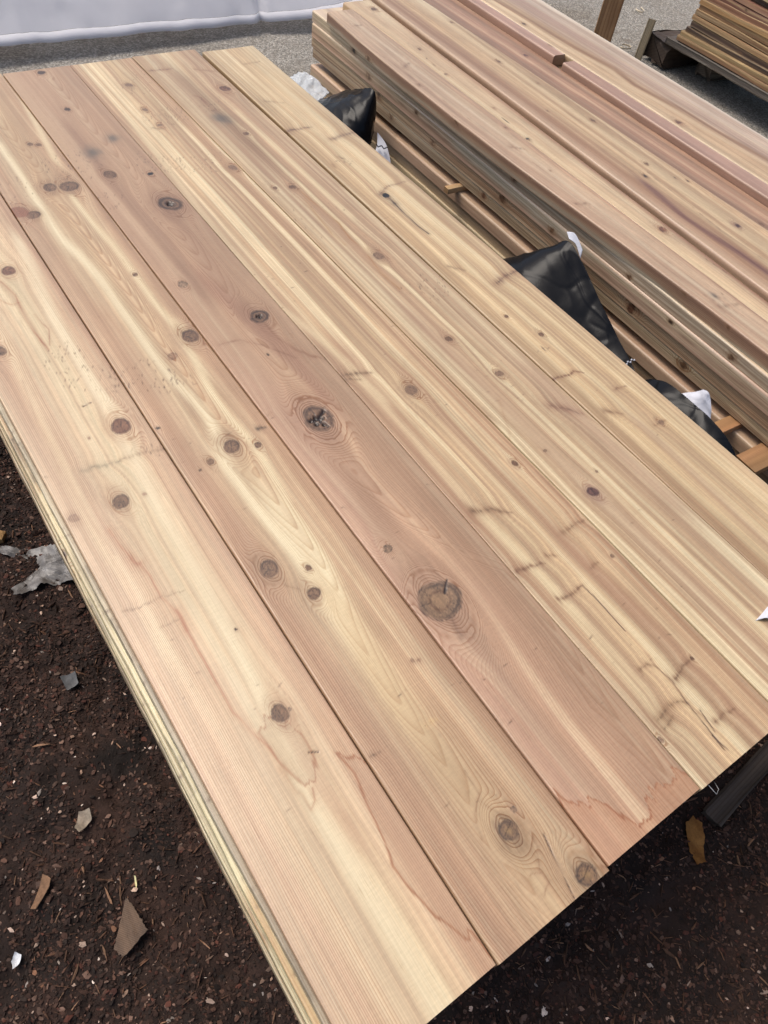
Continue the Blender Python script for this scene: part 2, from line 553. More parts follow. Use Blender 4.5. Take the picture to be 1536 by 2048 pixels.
def tone_attrs(me, C, gs, P, k=TONE_K):
    n = len(P)
    a = me.attributes.new('wood_tone', 'FLOAT_COLOR', 'POINT')
    out = np.empty((n, 4), np.float32)
    C = np.clip(C, 0, 1) ** 1.30 * np.array([1.0, 0.992, 0.955])
    g = C @ np.array([0.30, 0.55, 0.15])
    out[:, :3] = s2l(g[:, None] + (C - g[:, None]) * 0.76) * k
    out[:, 3] = gs
    a.data.foreach_set('color', out.ravel())
    b = me.attributes.new('ring_phase', 'FLOAT', 'POINT')
    b.data.foreach_set('value', P.astype(np.float32))


def board_mesh(name, vs_, xl, xr, thick, du, spec, seed, rad=0.0025, side_n=3, warp=0.0003, k=TONE_K, origin=(0, 0), lift=None):
    """one board: rounded section swept along vs_; xl/xr give its edges at every station"""
    vs_ = np.asarray(vs_, float)
    XL, XR = xl(vs_), xr(vs_)
    wd = float(np.mean(XR - XL))
    arc = [(rad * (1 - math.cos(a)), -rad * (1 - math.sin(a))) for a in np.linspace(0, math.pi / 2, 5)]
    nt_ = max(6, int(wd / du))
    top = np.linspace(rad, wd - rad, nt_)
    prof = [(0.0, z, 'l') for z in np.linspace(-thick, -rad, side_n + 1)[:-1]]
    prof += [(u, z, 'l') for u, z in arc]
    prof += [(u, 0.0, 'm') for u in top[1:-1]]
    prof += [(wd - u, z, 'r') for u, z in arc[::-1]]
    prof += [(wd, z, 'r') for z in np.linspace(-thick, -rad, side_n + 1)[:-1][::-1]]
    pu = np.array([p[0] for p in prof])
    pz = np.array([p[1] for p in prof])
    # paint coordinate: unwrap the sides so the rings run on over the edge
    pp = pu + np.where(pu <= 0, pz, 0) - np.where(pu >= wd, pz, 0)
    nc, nr = len(prof), len(vs_)
    f = (pu / wd)[None, :]
    XX = XL[:, None] * (1 - f) + XR[:, None] * f
    YY = np.repeat(vs_[:, None], nc, 1)
    # sawn ends are not perfectly square
    ZZ = np.repeat(pz[None, :], nr, 0)
    ZZ = ZZ + warp * fbm(XX * 25, YY * 6, seed + 31, 2) * (ZZ > -thick * 0.5)
    if lift is not None:
        ZZ = ZZ + lift(vs_)[:, None]
    XP = (XL[:, None] + pp[None, :] * (XR - XL)[:, None] / wd).ravel()
    C, gs, P, D = paint_wood(XP, YY.ravel(), np.repeat(XL, nc), wd, spec, seed)
    ZZ = ZZ - D.reshape(ZZ.shape) * (pz[None, :] > -1e-6)
    V = np.stack([XX.ravel() - origin[0], YY.ravel() - origin[1], ZZ.ravel()], 1)
    quads = grid_quads(nr, nc)
    base = len(V)
    # underside and sawn ends on their own vertices
    r0, r1 = np.arange(nc), (nr - 1) * nc + np.arange(nc)
    Vb = np.concatenate([V[np.arange(nr) * nc], V[np.arange(nr) * nc + nc - 1], V[r0], V[r1]])
    i = np.arange(nr - 1)
    qb = np.stack([base + i, base + i + 1, base + nr + i + 1, base + nr + i], 1)
    e0 = base + 2 * nr + np.arange(nc)
    e1 = base + 2 * nr + nc + np.arange(nc)
    idx = np.concatenate([np.arange(nr) * nc, np.arange(nr) * nc + nc - 1, r0, r1])
    V = np.concatenate([V, Vb])
    me = mesh_arrays(name, V, np.concatenate([quads, qb]), ngons=[list(e0[::-1]), list(e1)])
    Ce = C[idx].copy()
    Ce[2 * nr:] = Ce[2 * nr:] * np.array([0.86, 0.82, 0.76])
    tone_attrs(me, np.concatenate([C, Ce]), np.concatenate([gs, gs[idx]]), np.concatenate([P, P[idx]]), k)
    return me


def stations(y0, y1, d0, d1):
    """stations along a board, finer towards the near end"""
    out = [y0]
    while out[-1] < y1:
        t = (out[-1] - y0) / (y1 - y0)
        out.append(out[-1] + d0 + (d1 - d0) * t)
    out[-1] = y1
    return np.array(out)


def lin(a, b):
    return lambda y: a * y + b


def rand_spec(seed, base, w, L, y0=0.0, nk=5, stripes=0.8, gs=0.35, bands=(), style=None, spacing=2.4, x0=0.0, slope=0.0):
    """the look of a board that is only seen small: a base tone, streaks and a few knots"""
    rs = np.random.RandomState(seed)
    b = np.array(base, float)
    stops = [(t, tuple(np.clip(b * (1 + rs.normal(0, 0.035)) + rs.normal(0, 3, 3), 0, 255))) for t in (0, .3, .6, 1)]
    knots = []
    for i in range(nk):
        y = y0 + rs.uniform(0.02, 0.98) * L
        st = style or rs.choice(['brown', 'dark', 'red', 'graybrown', 'brown'])
        knots.append((x0 + slope * y + rs.uniform(-0.005, w + 0.005), y, rs.uniform(3, 10), st, 3, 0.9))
    return dict(stops=stops, gs=[(0, gs), (1, gs)], stripes=stripes, spacing=spacing, knots=knots, bands=list(bands))


# ------------------------------------------------------------------ ground
MULCH_UP = 0.026


def mulch_h(x, y):
    return (0.016 * fbm(x * 7, y * 7, 301, 3) + 0.008 * fbm(x * 28, y * 28, 302, 3) + 0.004 * fbm(x * 90, y * 90, 303, 2))


def asphalt_material():
    m, nt, bs = new_mat('worn_asphalt')
    tc = N(nt, 'ShaderNodeTexCoord')
    v = tc.outputs['Object']
    vo = N(nt, 'ShaderNodeTexVoronoi')
    vo.inputs['Scale'].default_value = 140.0
    nt.links.new(v, vo.inputs['Vector'])
    fine = noise_n(nt, v, 140.0, 5.0, 0.7)
    big = noise_n(nt, v, 1.7, 5.0, 0.6)
    mid = noise_n(nt, v, 11.0, 4.0, 0.6)
    sep = N(nt, 'ShaderNodeSeparateColor')
    nt.links.new(vo.outputs['Color'], sep.inputs[0])
    k = math_n(nt, 'POWER', sep.outputs[0], 1.6)
    c = mix_col(nt, k, (0.21, 0.19, 0.16, 1), (0.44, 0.41, 0.355, 1))
    c = mix_col(nt, math_n(nt, 'MULTIPLY', math_n(nt, 'SUBTRACT', fine, 0.52), 5.0, True), c, (0.10, 0.09, 0.075, 1))
    c = mix_col(nt, math_n(nt, 'MULTIPLY', math_n(nt, 'SUBTRACT', big, 0.52), 3.2, True), c, mix_col(nt, 1.0, c, (0.62, 0.55, 0.47, 1), 'MULTIPLY'))
    c = mix_col(nt, math_n(nt, 'MULTIPLY', math_n(nt, 'SUBTRACT', mid, 0.58), 4.0, True), c, (0.16, 0.125, 0.095, 1))
    nt.links.new(c, bs.inputs['Base Color'])
    bs.inputs['Roughness'].default_value = 0.92
    bs.inputs['Specular IOR Level'].default_value = 0.2
    h = math_n(nt, 'ADD', math_n(nt, 'MULTIPLY', vo.outputs['Distance'], -1.0), math_n(nt, 'MULTIPLY', fine, 0.9))
    bp = N(nt, 'ShaderNodeBump')
    bp.inputs['Strength'].default_value = 0.9
    bp.inputs['Distance'].default_value = 0.006
    nt.links.new(h, bp.inputs['Height'])
    nt.links.new(bp.outputs['Normal'], bs.inputs['Normal'])
    return m


def make_ground():
    s = 150.0
    me = mesh_arrays('ground', [(-s, -s, 0), (s, -s, 0), (s, s, 0), (-s, s, 0)], [(0, 1, 2, 3)], smooth=False)
    me.materials.append(asphalt_material())
    o = bpy.data.objects.new('ground', me)
    o.location = (0, 0, GROUND_Z - 0.004)
    link(o, kind='structure')
    # dark bark fines spread over the near ground, feathering out under the stacks
    x = np.arange(-1.2, 2.2, 0.0065)
    y = np.arange(-1.3, 1.85, 0.0065)
    X, Y = np.meshgrid(x, y)
    edge = np.minimum.reduce([X + 1.2, 2.2 - X, Y + 1.3, 1.85 - Y]) + 0.10 * fbm(X * 5, Y * 5, 310, 3)
    Z = mulch_h(X, Y) - 0.07 * np.clip(1 - edge / 0.16, 0, 2)
    me = mesh_arrays('mulch', np.stack([X.ravel(), Y.ravel(), Z.ravel()], 1), grid_quads(len(y), len(x)))
    c1, c2, c3 = np.array([36, 26, 22.]), np.array([54, 38, 31.]), np.array([26, 20, 17.])
    n = np.clip(0.5 + 0.9 * fbm(X * 18, Y * 18, 311, 4), 0, 1).ravel()[:, None]
    n2 = np.clip(0.5 + 1.2 * fbm(X * 3, Y * 3, 312, 3), 0, 1).ravel()[:, None]
    C = (c3 * (1 - n) + c2 * n) * (1 - 0.4 * n2) + c1 * 0.4 * n2
    a = me.attributes.new('chip_tone', 'FLOAT_COLOR', 'POINT')
    a.data.foreach_set('color', np.concatenate([s2l(C / 255.0), np.ones((len(C), 1))], 1).astype(np.float32).ravel())
    me.materials.append(chip_material('bark_fines', 0.9, 0.8))
    o = bpy.data.objects.new('mulch', me)
    o.location = (0, 0, GROUND_Z + MULCH_UP)
    link(o, kind='structure')


make_ground()


def scatter_chips(name, regions, n, seed, smin, smax, palette, weights, label, mat, asp=1.0, curl=0.25, hfun=mulch_h, z0=GROUND_Z + MULCH_UP, sig=0.42):
    """many small bent flakes lying on the ground as one mesh"""
    rs = np.random.RandomState(seed)
    areas = np.array([(r[1] - r[0]) * (r[3] - r[2]) * r[4] for r in regions])
    cnt = rs.multinomial(n, areas / areas.sum())
    px = np.concatenate([rs.uniform(r[0], r[1], c) for r, c in zip(regions, cnt)])
    py = np.concatenate([rs.uniform(r[2], r[3], c) for r, c in zip(regions, cnt)])
    clump = fbm(px * 9, py * 9, seed + 5, 3)
    keep = rs.rand(n) < np.clip(0.78 + 0.95 * clump, 0.15, 1)
    px, py = px[keep], py[keep]
    n = len(px)
    ln = np.clip(np.exp(rs.normal(math.log(smin * 1.35), sig, n)), smin * 0.6, smax)
    wdt = ln * np.clip(rs.normal(0.55, 0.2, n), 0.12, 1.0) * asp
    yaw = rs.uniform(0, 2 * math.pi, n)
    tx, ty = rs.normal(0, 0.32, n), rs.normal(0, 0.32, n)
    cz = hfun(px, py)
    # outline of a flake: six points, uneven, bent along its length
    ang = np.linspace(0, 2 * math.pi, 7)[:-1][None, :] + rs.normal(0, 0.22, (n, 6))
    rr = rs.uniform(0.7, 1.15, (n, 6))
    lx = np.cos(ang) * rr * ln[:, None] * 0.5
    ly = np.sin(ang) * rr * wdt[:, None] * 0.5
    bend = curl * rs.normal(0, 1, n)[:, None] * (lx ** 2 - (ln[:, None] * 0.25) ** 2) / ln[:, None]
    lz = bend + lx * tx[:, None] + ly * ty[:, None]
    th = np.clip(ln * 0.16, 0.0005, 0.0022)
    ca, sa = np.cos(yaw)[:, None], np.sin(yaw)[:, None]
    gx = px[:, None] + lx * ca - ly * sa
    gy = py[:, None] + lx * sa + ly * ca
    gz = cz[:, None] + lz + (ln * 0.10)[:, None] + 0.0008
    top = np.stack([gx, gy, gz], 2)
    bot = np.stack([gx, gy, gz - th[:, None]], 2)
    ctr = top.mean(1, keepdims=True) + np.array([0, 0, 1.0]) * (ln * 0.05)[:, None, None]
    V = np.concatenate([top, bot, ctr], 1)          # 13 points a flake
    b = (np.arange(n) * 13)[:, None]
    tri, qd = [], []
    for i in range(6):
        j = (i + 1) % 6
        tri.append(np.concatenate([b + 12, b + i, b + j], 1))
        qd.append(np.concatenate([b + i, b + 6 + i, b + 6 + j, b + j], 1))
    me = mesh_arrays(name, V.reshape(-1, 3), np.concatenate(qd), np.concatenate(tri), smooth=False)
    pal = np.array(palette, float)
    ci = rs.choice(len(pal), n, p=np.array(weights) / sum(weights))
    C = pal[ci] * rs.uniform(0.72, 1.22, (n, 1))
    C = np.repeat(C[:, None, :], 13, 1).reshape(-1, 3)
    a = me.attributes.new('chip_tone', 'FLOAT_COLOR', 'POINT')
    a.data.foreach_set('color', np.concatenate([s2l(C / 255.0), np.ones((len(C), 1))], 1).astype(np.float32).ravel())
    me.materials.append(mat)
    o = bpy.data.objects.new(name, me)
    o.location = (0, 0, z0)
    link(o, label, 'bark', kind='stuff')
    return o


NEAR = [(-0.62, 0.10, 0.0, 1.55, 1.0), (0.10, 1.35, -0.62, 0.16, 1.0), (-0.62, 0.10, -0.5, 0.0, 0.5)]
scatter_chips('bark_mulch', NEAR, 165000, 11, 0.0036, 0.014,
              [(47, 33, 27), (61, 43, 35), (38, 29, 24), (75, 54, 44), (98, 77, 66), (73, 44, 35)], [28, 28, 24, 14, 7, 7],
              'dark brown shredded bark mulch covering the ground around the left board stack', MAT_CHIP)
scatter_chips('bark_litter', NEAR, 4200, 12, 0.0040, 0.014,
              [(152, 130, 114), (176, 152, 136), (126, 102, 86), (136, 126, 118), (190, 174, 160), (116, 84, 64)], [26, 18, 30, 16, 8, 14],
              'paler wood flakes and bark crumbs scattered over the dark mulch', MAT_CHIP, asp=0.85, sig=0.5)
scatter_chips('wood_fibre', NEAR, 5200, 13, 0.011, 0.03, [(92, 66, 50), (72, 52, 40), (128, 98, 76)], [5, 5, 2],
              'thin dark bark fibres lying over the mulch', MAT_CHIP, asp=0.16, curl=0.5)


# ------------------------------------------------------------------ left stack: six broad boards on top
FACE = {}
FACE[1] = dict(
 stops=[
  (0,(224,192,160)),
  (0.22,(216,180,147)),
  (0.42,(229,202,164)),
  (0.62,(231,208,167)),
  (0.8,(218,186,150)),
  (1,(203,165,133)),
 ],
 spacing=2.2,
 gs=[
  (0,0.5),
  (0.3,0.5),
  (0.42,0.1),
  (0.75,0.1),
  (0.85,0.35),
  (1,0.35),
 ],
 stripes=0.5,
 bands=[
  ((243,229,194),0.85,7,[(0.1253,1.1906),(0.1097,0.9894),(0.1075,0.8301),(0.1119,0.7634)]),
  ((243,229,194),0.75,7,[(0.1029,0.6975),(0.0976,0.6119),(0.0961,0.5315),(0.0938,0.4432),(0.0894,0.3642),(0.0867,0.3102)]),
  ((240,224,186),0.8,9,[(0.085,0.2562),(0.0822,0.1899),(0.079,0.1196),(0.0804,0.062),(0.082,0.0126),(0.0821,-0.0084)]),
  ((236,216,178),0.7,7,[(0.0356,0.9993),(0.0297,0.8856),(0.0241,0.7733),(0.0203,0.6674),(0.0196,0.5867),(0.0291,0.4955),(0.0269,0.4252)]),
  ((238,220,182),0.6,8,[(0.0269,0.4252),(0.0311,0.3503),(0.0345,0.27),(0.0371,0.1868),(0.0395,0.1117),(0.0413,0.0355)]),
  ((205,162,128),0.55,9,[(0.1257,0.1516),(0.1247,0.0851),(0.1262,0.0272),(0.1301,-0.0066)]),
  ((206,168,136),0.5,6,[(0.1677,0.7087),(0.1657,0.5747),(0.159,0.4129),(0.1534,0.2761),(0.1538,0.2017)]),
  ((205,160,125),0.5,7,[(0.0948,0.2833),(0.0929,0.2453),(0.0903,0.2124),(0.0934,0.172)]),
 ],
 lines=[
  ((176,112,72),0.7,1.6,[(0.0701,1.1109),(0.0786,1.069),(0.0739,1.0061),(0.0772,0.9611),(0.0797,0.9299)]),
  ((185,120,80),0.6,1.2,[(0.0562,1.066),(0.0682,1.0474),(0.0781,1.0494)]),
  ((196,128,86),0.75,1.8,[(0.0337,0.5954),(0.0353,0.5698),(0.0411,0.5377),(0.0453,0.5337),(0.0478,0.512),(0.047,0.4806),(0.0544,0.4543),(0.0536,0.4262),(0.0543,0.3926),(0.0538,0.3557),(0.0535,0.3216),(0.0602,0.2918),(0.0665,0.2664),(0.0698,0.2394)]),
  ((188,124,82),0.9,3.0,[(0.0394,0.545),(0.0424,0.5338),(0.0458,0.535)]),
  ((196,130,88),0.9,2.8,[(0.0541,0.4574),(0.055,0.4467),(0.0537,0.4289)]),
  ((178,118,78),0.75,1.4,[(0.066,0.2475),(0.0676,0.2211),(0.0713,0.2132),(0.0715,0.1978),(0.079,0.2029),(0.083,0.2142)]),
  ((170,112,76),0.5,1.2,[(0.0887,1.012),(0.0947,0.9712),(0.085,0.9392)]),
  ((190,150,120),0.6,1.0,[(0.0297,0.8856),(0.0192,0.7959),(0.0178,0.7283),(0.0185,0.6463),(0.0262,0.5588)]),
 ],
 spikes=[
  ((150,140,118),0.55,5,[(0.0385,0.6966),(0.0639,0.6924),(0.0862,0.6919)]),
  ((160,132,105),0.4,4,[(0.0869,0.6935),(0.1182,0.6895),(0.1432,0.6851)]),
  ((140,108,82),0.5,2,[(0.006,0.4853),(0.0175,0.4816),(0.0263,0.4823),(0.0345,0.4812)]),
  ((140,108,82),0.35,1.5,[(0.035,0.4824),(0.057,0.4794),(0.0739,0.4772)]),
  ((140,108,82),0.35,1.5,[(0.031,0.4472),(0.053,0.445)]),
 ],
 stains=[
  ((208,182,146),0.5,(178,118,78),0.7,[(0.0884,0.2873),(0.1011,0.2691),(0.0992,0.2414),(0.0949,0.2238),(0.0882,0.2183),(0.0782,0.2156),(0.0732,0.2356),(0.067,0.2643),(0.065,0.2912),(0.0768,0.2974)]),
  ((206,168,134),0.5,(182,120,76),0.75,[(0.1201,0.2345),(0.125,0.2079),(0.1176,0.1567),(0.1092,0.1192),(0.1119,0.0925),(0.1181,0.0623),(0.1245,0.0506),(0.1298,0.0368),(0.1371,0.0302),(0.1407,0.0063),(0.1448,0.0289),(0.149,0.1102),(0.1482,0.1934)]),
 ],
 cracks=[
  [(0.0802,0.8028),(0.0924,0.8051)],
  [(0.0976,0.2454),(0.1074,0.2405)],
 ],
 knots=[
  (0.0891,1.1317,11.1,'red',3,0.5),
  (0.1099,0.7469,13.7,'red',4,0.7),
  (0.0618,0.6288,10.6,'brown',4,0.8),
  (0.0931,0.2956,9.6,'brown',4,0.8),
  (0.0209,0.956,9.9,'brown',3,0.7),
  (0.0995,0.4042,1.7,'dark',0,0.5),
  (0.1039,0.2941,2.1,'ring',1,0.3),
  (0.0054,0.6304,6.4,'faint',0,0.6),
  (0.0905,0.6265,2.7,'faint',0,0.5),
  (0.0669,0.745,2.2,'faint',0,0.5),
 ],
 specks=[
  (0.0939,0.9052,0.0268,-0.0131,-0.0123,-0.0342,60),
  (0.1129,0.8442,0.0412,-0.0205,-0.0107,-0.0278,60),
  (0.1502,0.8143,0.0237,-0.0118,-0.0114,-0.0273,30),
  (0.1253,0.6906,0.022,-0.0116,-0.0041,-0.0095,30),
  (-0.0185,0.7107,0.0304,-0.0163,-0.0075,-0.0226,8),
  (0.029,0.2908,0.1262,-0.0781,-0.0417,-0.0824,16),
  (0.13,0.4297,0.098,-0.0567,-0.0559,-0.1055,14),
 ],
)
FACE[2] = dict(
 stops=[
  (0,(204,166,134)),
  (0.2,(208,172,136)),
  (0.5,(220,190,148)),
  (0.8,(210,176,138)),
  (1,(206,168,132)),
 ],
 spacing=2.6,
 gs=[
  (0,0.5),
  (0.3,0.4),
  (0.5,0.35),
  (0.7,0.45),
  (1,0.5),
 ],
 stripes=0.5,
 bands=[
  ((244,230,190),0.85,5,[(0.2856,1.8092),(0.2953,1.7455),(0.2834,1.6343),(0.2733,1.5204),(0.266,1.4335)]),
  ((246,233,196),0.9,6,[(0.1929,1.5089),(0.1931,1.3736),(0.188,1.2589),(0.1885,1.1789),(0.1994,1.121),(0.2042,1.0606),(0.2029,0.9785),(0.2047,0.9089),(0.2042,0.855),(0.2054,0.8073),(0.2133,0.7525),(0.2152,0.7029),(0.2086,0.6648),(0.1982,0.6256),(0.1994,0.5868),(0.1994,0.5473),(0.2031,0.5098),(0.2068,0.4736),(0.2077,0.44)]),
  ((244,230,190),0.85,5,[(0.248,1.2852),(0.2502,1.2005),(0.2541,1.1354),(0.2544,1.0453),(0.2539,0.9684),(0.2573,0.9135),(0.2664,0.8898)]),
  ((244,230,190),0.85,5,[(0.2532,0.8582),(0.2489,0.8033),(0.2417,0.7493),(0.2416,0.6967),(0.2457,0.6475),(0.2453,0.6124),(0.2408,0.5711),(0.2361,0.5272),(0.2357,0.4874),(0.2331,0.442),(0.2248,0.4061)]),
  ((245,231,192),0.8,12,[(0.2186,0.5188),(0.219,0.4709),(0.2158,0.4192),(0.2056,0.3485)]),
  ((232,206,160),0.75,11,[(0.2124,0.3593),(0.2079,0.3111),(0.2034,0.2557)]),
  ((224,196,150),0.6,13,[(0.2082,0.2628),(0.2083,0.2077),(0.2083,0.156),(0.2159,0.1167)]),
  ((198,158,122),0.55,12,[(0.1522,0.4715),(0.1464,0.3904),(0.1442,0.3013),(0.1451,0.225),(0.1459,0.1552),(0.1466,0.0911)]),
  ((190,160,122),0.5,18,[(0.2189,0.1204),(0.2273,0.0762),(0.2364,0.0281),(0.247,-0.009)]),
  ((200,158,124),0.5,9,[(0.1757,0.9584),(0.1719,0.8148),(0.1677,0.6782),(0.1675,0.5648),(0.169,0.4782)]),
  ((205,170,130),0.6,6,[(0.2319,1.5763),(0.2191,1.3493),(0.2119,1.2327)]),
 ],
 lines=[
  ((150,112,80),0.6,0.9,[(0.1639,0.4568),(0.1705,0.4333),(0.1859,0.4143)]),
  ((160,120,85),0.5,0.9,[(0.2159,0.1167),(0.2204,0.1026),(0.2376,0.0806),(0.237,0.0539),(0.2242,0.036)]),
  ((165,122,88),0.55,1.0,[(0.2132,0.038),(0.2248,0.0331),(0.2265,0.0243),(0.2139,0.0175)]),
  ((150,108,75),0.5,0.8,[(0.2214,0.1479),(0.2189,0.1204),(0.2027,0.1083),(0.1945,0.0864)]),
 ],
 spikes=[
  ((90,72,56),0.7,3,[(0.2639,0.6619),(0.2763,0.6597)]),
  ((225,196,150),0.8,3,[(0.2143,0.2071),(0.2295,0.2054)]),
  ((120,90,64),0.6,2,[(0.1478,0.209),(0.1592,0.2079)]),
 ],
 cracks=[
  [(0.2499,0.0586),(0.2462,0.0459),(0.2437,0.0359),(0.2402,0.0195),(0.2361,0.0)],
 ],
 knots=[
  (0.2245,1.34,12.5,'graybrown',3,1.2),
  (0.2546,1.3318,16.7,'graybrown',4,1.0),
  (0.172,1.2671,11.7,'graybrown',3,0.8),
  (0.1522,1.2835,17.5,'redpatch',0,0.4),
  (0.2426,1.497,5.7,'brown',0,0.4),
  (0.2557,1.4902,5.7,'brown',0,0.4),
  (0.2675,0.8752,13.7,'graybrown',3,0.9),
  (0.226,0.8444,8.2,'faint',2,0.4),
  (0.2194,0.649,11.7,'graybrown',4,1.0),
  (0.2511,0.6354,5.4,'brown',1,0.6),
  (0.184,0.638,5.4,'brown',1,0.7),
  (0.1661,0.6312,2.5,'brown',0,0.5),
  (0.1689,0.4564,11.9,'graybrown',4,1.2),
  (0.2095,0.4349,4.3,'brown',1,0.6),
  (0.1971,0.4016,8.6,'brown',3,0.8),
  (0.2468,0.2739,2.6,'faint',0,0.6),
  (0.2529,0.2709,2.6,'faint',0,0.6),
  (0.222,0.0791,10.5,'rim',4,1.6),
  (0.2394,0.0918,3.4,'ring',2,0.8),
  (0.2604,0.008,11.2,'rim',5,1.2),
  (0.1504,0.7228,3.1,'dark',0,0.4),
  (0.2555,1.0478,4.5,'brown',0,0.5),
 ],
 specks=[
  (0.182,0.8212,0.0364,-0.018,-0.0141,-0.0325,80),
  (0.265,1.4052,0.0319,-0.012,-0.0174,-0.049,60),
  (0.169,1.3512,0.0297,-0.0117,-0.0145,-0.0454,30),
  (0.208,0.7968,0.0244,-0.0121,-0.0105,-0.023,30),
  (0.2834,0.6073,0.1807,-0.0953,-0.0979,-0.1708,16),
  (0.2208,0.1722,0.0901,-0.0557,-0.0583,-0.0759,14),
 ],
 cath=[
  (0.2184,1.5914),
  (0.2235,1.4396),
  (0.2264,1.2267),
  (0.2295,1.0637),
  (0.226,0.8444),
  (0.2194,0.649),
  (0.2221,0.544),
  (0.2231,0.4602),
  (0.2121,0.3483),
  (0.208,0.2529),
  (0.2123,0.1842),
  (0.2123,0.0967),
  (0.2127,0.0232),
  (0.2179,-0.0191),
 ],
 cath_s=2.3,
 cath_v0=0.1842,
)
FACE[3] = dict(
 stops=[
  (0,(212,172,144)),
  (0.35,(210,172,141)),
  (0.7,(204,168,135)),
  (1,(196,160,128)),
 ],
 spacing=2.8,
 gs=[
  (0,0.28),
  (1,0.34),
 ],
 stripes=0.5,
 bands=[
  ((198,164,130),0.7,60,[(0.3116,1.705),(0.3291,1.3811),(0.3243,1.0897),(0.3298,0.886)]),
  ((170,132,104),0.55,10,[(0.3276,1.5013),(0.3274,1.307),(0.3362,1.1161),(0.3272,0.9839)]),
  ((176,138,110),0.5,12,[(0.3815,1.1968),(0.3721,1.0228),(0.3707,0.8668)]),
  ((176,130,104),0.55,9,[(0.3483,0.9743),(0.3661,0.8424),(0.3793,0.7598),(0.3789,0.6882)]),
  ((219,190,154),0.5,14,[(0.2923,1.7826),(0.2968,1.5752),(0.2969,1.3932)]),
  ((186,148,118),0.55,12,[(0.3378,0.6204),(0.3372,0.5192),(0.319,0.4455)]),
  ((192,152,120),0.45,10,[(0.3886,0.5727),(0.3915,0.4705),(0.3902,0.3619),(0.3912,0.2946)]),
  ((214,172,146),0.45,20,[(0.3038,0.6702),(0.2914,0.5438),(0.2804,0.4322),(0.2784,0.3439)]),
  ((214,172,144),0.4,20,[(0.2855,0.2942),(0.2855,0.2027),(0.2856,0.1199),(0.285,0.0732)]),
  ((190,158,130),0.5,9,[(0.3246,0.2788),(0.3217,0.1944),(0.32,0.1109),(0.322,0.0674)]),
  ((200,160,130),0.5,12,[(0.369,0.2681),(0.3689,0.1799),(0.3728,0.1037),(0.3756,0.0397)]),
 ],
 lines=[
  ((160,112,82),0.6,4,[(0.3798,0.8518),(0.3802,0.8292),(0.382,0.8063),(0.3919,0.7786),(0.4038,0.7578),(0.4162,0.7467)]),
  ((160,116,88),0.55,3,[(0.297,0.8371),(0.3284,0.8346),(0.3495,0.8118),(0.3678,0.784),(0.3815,0.7637)]),
  ((128,96,74),0.5,2,[(0.3159,0.2914),(0.3122,0.277),(0.314,0.27)]),
  ((140,104,82),0.45,6,[(0.3144,0.3037),(0.3145,0.2847),(0.3121,0.2675)]),
 ],
 spikes=[
  ((176,140,112),0.4,3,[(0.2833,0.6753),(0.297,0.6791)]),
 ],
 stains=[
  ((210,158,118),0.6,(180,112,70),0.8,[(0.2865,0.0838),(0.2887,0.0697),(0.2942,0.0622),(0.3067,0.0532),(0.3224,0.0496),(0.3256,0.0384),(0.3283,0.0282),(0.3324,0.0189),(0.3382,0.0146),(0.3522,0.0159),(0.3614,0.0251),(0.3695,0.027),(0.3858,0.0256),(0.3955,0.0273),(0.4135,0.0313),(0.433,-0.0141),(0.2755,-0.0074),(0.2761,0.0563)]),
 ],
 cracks=[],
 knots=[
  (0.3576,1.7729,8.3,'dark',0,0.8),
  (0.3503,1.6032,6.3,'dark',0,0.6),
  (0.3865,1.4659,11.8,'bluestain',0,1.0),
  (0.3333,1.4282,15.7,'bluestain',0,0.6),
  (0.3323,1.342,12.5,'brown',3,0.8),
  (0.3994,1.3201,5.6,'hole',0,0.3),
  (0.3903,1.2141,21.4,'pith',3,1.2),
  (0.3104,0.9914,7.9,'ring',2,0.8),
  (0.3803,0.8703,15.3,'pith',3,0.9),
  (0.3469,0.6393,22.9,'bighole',4,1.1),
  (0.3066,0.4107,6.1,'ring',2,0.5),
  (0.319,0.3196,26.0,'big',5,1.0),
  (0.5768,0.9171,3.3,'dark',0,0.3),
  (0.3492,0.7868,2.5,'dark',0,0.3),
 ],
 specks=[
  (0.2969,1.3932,0.0403,-0.0152,-0.0183,-0.049,80),
  (0.4067,1.3617,0.0295,-0.011,-0.0177,-0.0414,60),
  (0.3012,1.2639,0.0231,-0.0092,-0.0119,-0.0296,30),
  (0.3076,0.4973,0.174,-0.095,-0.0972,-0.1517,12),
  (0.3246,0.1724,0.0975,-0.0591,-0.0701,-0.08,10),
 ],
 cath=[
  (0.3684,0.9798),
  (0.3487,0.6384),
  (0.3419,0.5264),
  (0.3627,0.3775),
  (0.4153,0.3137),
  (0.4123,0.2274),
  (0.3974,0.1283),
  (0.3994,0.0618),
 ],
 cath_s=2.0,
 cath_v0=0.2915,
)
